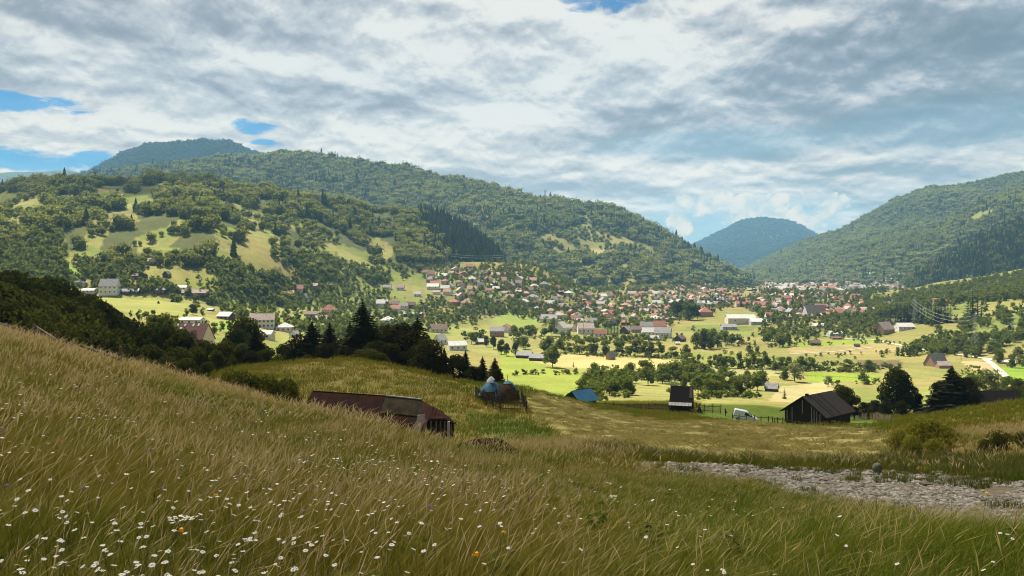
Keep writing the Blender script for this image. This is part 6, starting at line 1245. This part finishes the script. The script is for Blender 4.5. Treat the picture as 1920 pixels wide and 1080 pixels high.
def flowers():
    r = random.Random(21); heads = [daisy_head(13+i % 4, i) for i in range(6)]; stems = [stem_mesh(i) for i in range(4)]; L = []
    REG = [(-40,612),(120,650),(300,700),(450,740),(600,780),(760,830),(900,862),(1010,872),(1100,890),(1200,905),(1330,930),(1960,1010),(1960,1100),(-40,1100)]
    while len(L) < 1500:
        qx, qy = r.uniform(-40,1960), r.uniform(612,1100)
        if not inpoly(np.array([qx]), np.array([qy]), REG)[0]: continue
        w_ = 1.0 if qx < 620 else (.62 if qx < 900 else .26)
        if qx > 1100: w_ = .13
        h = r.uniform(.34,.50)*(.8 if qx > 1000 else 1); x, d, z = hit_h(qx, qy, h, 2.3, 58)
        cl = fbm(np.array([x/1.5]), np.array([d/1.9]), 3, 90)[0]
        if d < 5.5: w_ *= .17
        elif d < 9: w_ *= .42
        else: w_ *= 1.9 if d < 15 else 3.2
        if r.random() > w_*np.clip((cl-.34)*3.2, .10, 1): continue
        L.append((d, x, z, h))
    L.sort(); lab = "white daisy with a yellow centre among the long meadow grass"
    V0, F0 = [], []
    G_v, G_f, G_m, off = [], [], [], 0
    for i, (d, x, z, h) in enumerate(L):
        s_ = r.uniform(.0115,.017)*(1+.072*max(0, d-5)); tx, ty = r.gauss(-.06,.18), r.gauss(-.24,.17)
        if i < 300:
            e = empty('daisy', (x,d,z+h), r.uniform(0,6), lab, 'daisy', "nearest daisies in the meadow"); o = objm('flower_head', r.choice(heads), e, None, 0, s_); o.rotation_euler = (ty, tx, 0)
            st = objm('stem', r.choice(stems), e, (0,0,-h), 0, (h,h,h))
        else:
            n = 7; a = np.arange(n)*6.283/n; rad = s_*np.array([r.uniform(.75,1.1) for _ in range(n)]); P = np.stack([rad*np.cos(a), rad*np.sin(a), rad*.0], 1); P[:,2] = P[:,0]*-tx+P[:,1]*ty; c = np.array((x,d,z+h)); P = np.concatenate([P, [[0,0,.004]]])
            G_v.append(P+c); G_f += [(off+k, off+(k+1)%n, off+n) for k in range(n)]; off += n+1
    me = mesh_np('daisies', np.concatenate(G_v), np.array(G_f), [PETAL]); tag(objm('daisies', me), "myriad smaller white daisies farther up the flowery meadow", 'daisies', kind='stuff')
    PURP = paint('lilac_petals', (.26,.19,.33), .8, .15); YEL = paint('yellow_petals', (.75,.48,.03), .7, .1); ORA = paint('orange_petals', (.80,.33,.02), .7, .1); CREAM = paint('cream_umbel', (.66,.63,.50), .85, .08); DOCK = paint('dock_seed', (.075,.036,.020), .95, .3, 9)
    def tuft(name, seed, m_, n=26, flat=.5):
        rr_ = np.random.default_rng(seed); dd = rr_.normal(size=(n,3)); dd /= np.linalg.norm(dd,axis=1)[:,None]; dd[:,2] = np.abs(dd[:,2]); c = dd*np.array((1,1,flat))*rr_.uniform(.6,1,n)[:,None]; V, Fc, _ = leaf_quads(rr_, c, dd, .34, np.zeros(n)); return mesh_np(name, V, Fc, [m_])
    def flower(name, px, py, h, s_, head, label, grp, cat='flower'):
        x, d, z = hit_h(px, py, h, 2.3, 58)
        e = empty(name, (x,d,z+h), 0, label, cat, grp); o = objm('flower_head', head, e, None, r.uniform(0,6), s_); objm('stem', r.choice(stems), e, (0,0,-h), 0, (h,h,h)); return e
    pu, ye, orr = tuft('flower_head', 1, PURP), tuft('flower_head', 2, YEL, 16), tuft('flower_head', 3, ORA, 14, .9)
    for q in [(6,808),(302,912),(384,922),(450,892),(155,918),(12,912),(807,952),(1048,922),(570,958),(420,756),(150,732),(172,745),(280,845),(640,900)]: flower('scabious', *q, r.uniform(.36,.48), r.uniform(.018,.025), pu, "small lilac scabious head in the meadow grass", "lilac scabious in the meadow")
    for q in [(70,724),(120,740),(865,872),(921,940),(1852,925),(1110,892),(404,930),(1066,828),(945,1000)]: flower('hawkbit', *q, r.uniform(.4,.5), r.uniform(.016,.022), ye, "small yellow hawkbit flower in the meadow grass", "yellow hawkbits in the meadow")
    for q, lb in (((110,828),"orange yellow flower high in the grass at the left"),((339,1000),"orange bud just below the large white umbel"),((893,1043),"orange flower low in the green grass near the bottom centre")): flower('marigold', *q, .42, .026, orr, lb, None)
    # umbels: many small white florets on rays
    def umbel(seed):
        rr_ = random.Random(seed); b = MB()
        for k in range(22):
            a, q = rr_.uniform(0,6.28), math.sqrt(rr_.random()); c = Vector((q*math.cos(a), q*math.sin(a), .10-.25*q*q)); b.cur = 1; b.bar((0,0,-.55), c-Vector((0,0,.04)), .02); b.cur = 0
            for j in range(6): a2 = rr_.uniform(0,6.28); o_ = c+Vector((math.cos(a2)*.11, math.sin(a2)*.11, rr_.uniform(-.02,.05))); b.add([o_+Vector((.09*math.cos(t_), .09*math.sin(t_), 0)) for t_ in (0,1.26,2.5,3.8,5.0)], [(0,1,2,3,4)])
        return b.mesh('flower_head', [CREAM, STEMM])
    flower('wild_carrot', 340, 972, .55, .058, umbel(1), "large creamy white umbel near the bottom left", None, 'flower')
    um = umbel(2)
    for q in [(1130,868),(1165,872),(1300,852),(760,830),(1120,826),(870,828),(735,855),(1150,930),(1650,850),(1668,846)]: flower('yarrow', *q, r.uniform(.5,.7), r.uniform(.03,.045), um, "white umbel standing above the tawny grass", "white umbels in the meadow")
    # dock stalks
    def dock(seed):
        rr_ = np.random.default_rng(seed); n = 150; z = rr_.uniform(.45,1,n); a = rr_.uniform(0,6.28,n); q = .020*(1.25-z)*rr_.uniform(.3,1.2,n)+.004; c = np.stack([q*np.cos(a), q*np.sin(a), z],1); V, Fc, _ = leaf_quads(rr_, c, rr_.normal(size=(n,3))*.7+.3, .009, np.zeros(n)); return mesh_np('seed_head', V, Fc, [DOCK])
    dk = [dock(i) for i in range(3)]; ds = MB().tube([(0,0,-.03),(.004,0,.5),(0,0,.98)], [.005,.004,.002], 5).mesh('stalk', DOCK)
    for px, py, h in [(565,850,.8),(574,862,.75),(650,872,.7),(692,806,.7),(758,858,.8),(860,865,.8),(540,905,.6),(1008,858,1.0),(1013,868,.9),(1028,852,1.0),(1050,858,1.0),(1042,866,.8),(985,915,.7),(990,920,.6),(900,838,.9),(168,795,.7),(215,795,.7),(262,805,.6),(278,920,.6),(344,905,.6),(370,800,.6),(1005,880,.8),(1075,870,.8)]:
        h *= .62; x, d, z = hit_h(px, py, h, 2.4, 58); e = empty('dock_stalk', (x,d,z), r.uniform(0,6), "dark brown dock stalk rising above the meadow grass", 'plant', "dock stalks in the meadow", h); e.rotation_euler = (r.uniform(-.1,.1), r.uniform(0,.25), 0); objm('seed_head', r.choice(dk), e); objm('stalk', ds, e)
flowers()
# ------------------------------------------------------------------ the cloud overhead (out of the picture) that keeps the sun off the near slope
def build_clouds():
    v, f = ico(4); Vs, Fs, off = [], [], 0; H = 1150.0
    def puff(gx, gy, rx, ry, seed):
        nonlocal off
        k = H/sdir.z; cx, cy = gx+sdir.x*k, gy+sdir.y*k
        n = (fbm(v[:,0]*2.2+seed, v[:,1]*2.2+v[:,2], 4, seed)-.5)*.55+1
        P = v*n[:,None]*np.array((rx, ry, 90.))+np.array((cx, cy, H)); Vs.append(P); Fs.append(f+off); off += len(v)
    for a in SHADOWS: puff(*a)
    m_, t = material("cloud"); d = t.n('ShaderNodeBsdfDiffuse'); d.inputs[0].default_value = (.9,.9,.9,1); tr = t.n('ShaderNodeBsdfTransparent'); x = t.n('ShaderNodeMixShader'); x.inputs[0].default_value = .66; t.link(d.outputs[0], x.inputs[1]); t.link(tr.outputs[0], x.inputs[2]); finish(t, x.outputs[0])   # thin cloud: part of the sun comes through
    tag(objm('clouds', mesh_np('clouds', np.concatenate(Vs), np.concatenate(Fs), [m_], smooth=True)), kind='structure')
SHADOWS = [(0, 45, 520, 178, 1), (-190, 205, 130, 80, 2), (-780, 1230, 330, 150, 4), (1150, 1750, 420, 420, 6)]
build_clouds()
# ------------------------------------------------------------------ haze
def build_haze():
    b = MB().box(-7000, 8000, -120, 8900, -75, 760); m_, t = material("haze")
    pv = t.n('ShaderNodeVolumePrincipled'); pv.inputs['Color'].default_value = (.30,.64,.95,1); pv.inputs['Density'].default_value = HAZE; pv.inputs['Anisotropy'].default_value = .0
    t.link(pv.outputs[0], t.n('ShaderNodeOutputMaterial').inputs['Volume'])
    o = b.build('haze', m_); o['kind'] = 'stuff'; m_.cycles.homogeneous_volume = True
HAZE = 8.5e-5
build_haze()
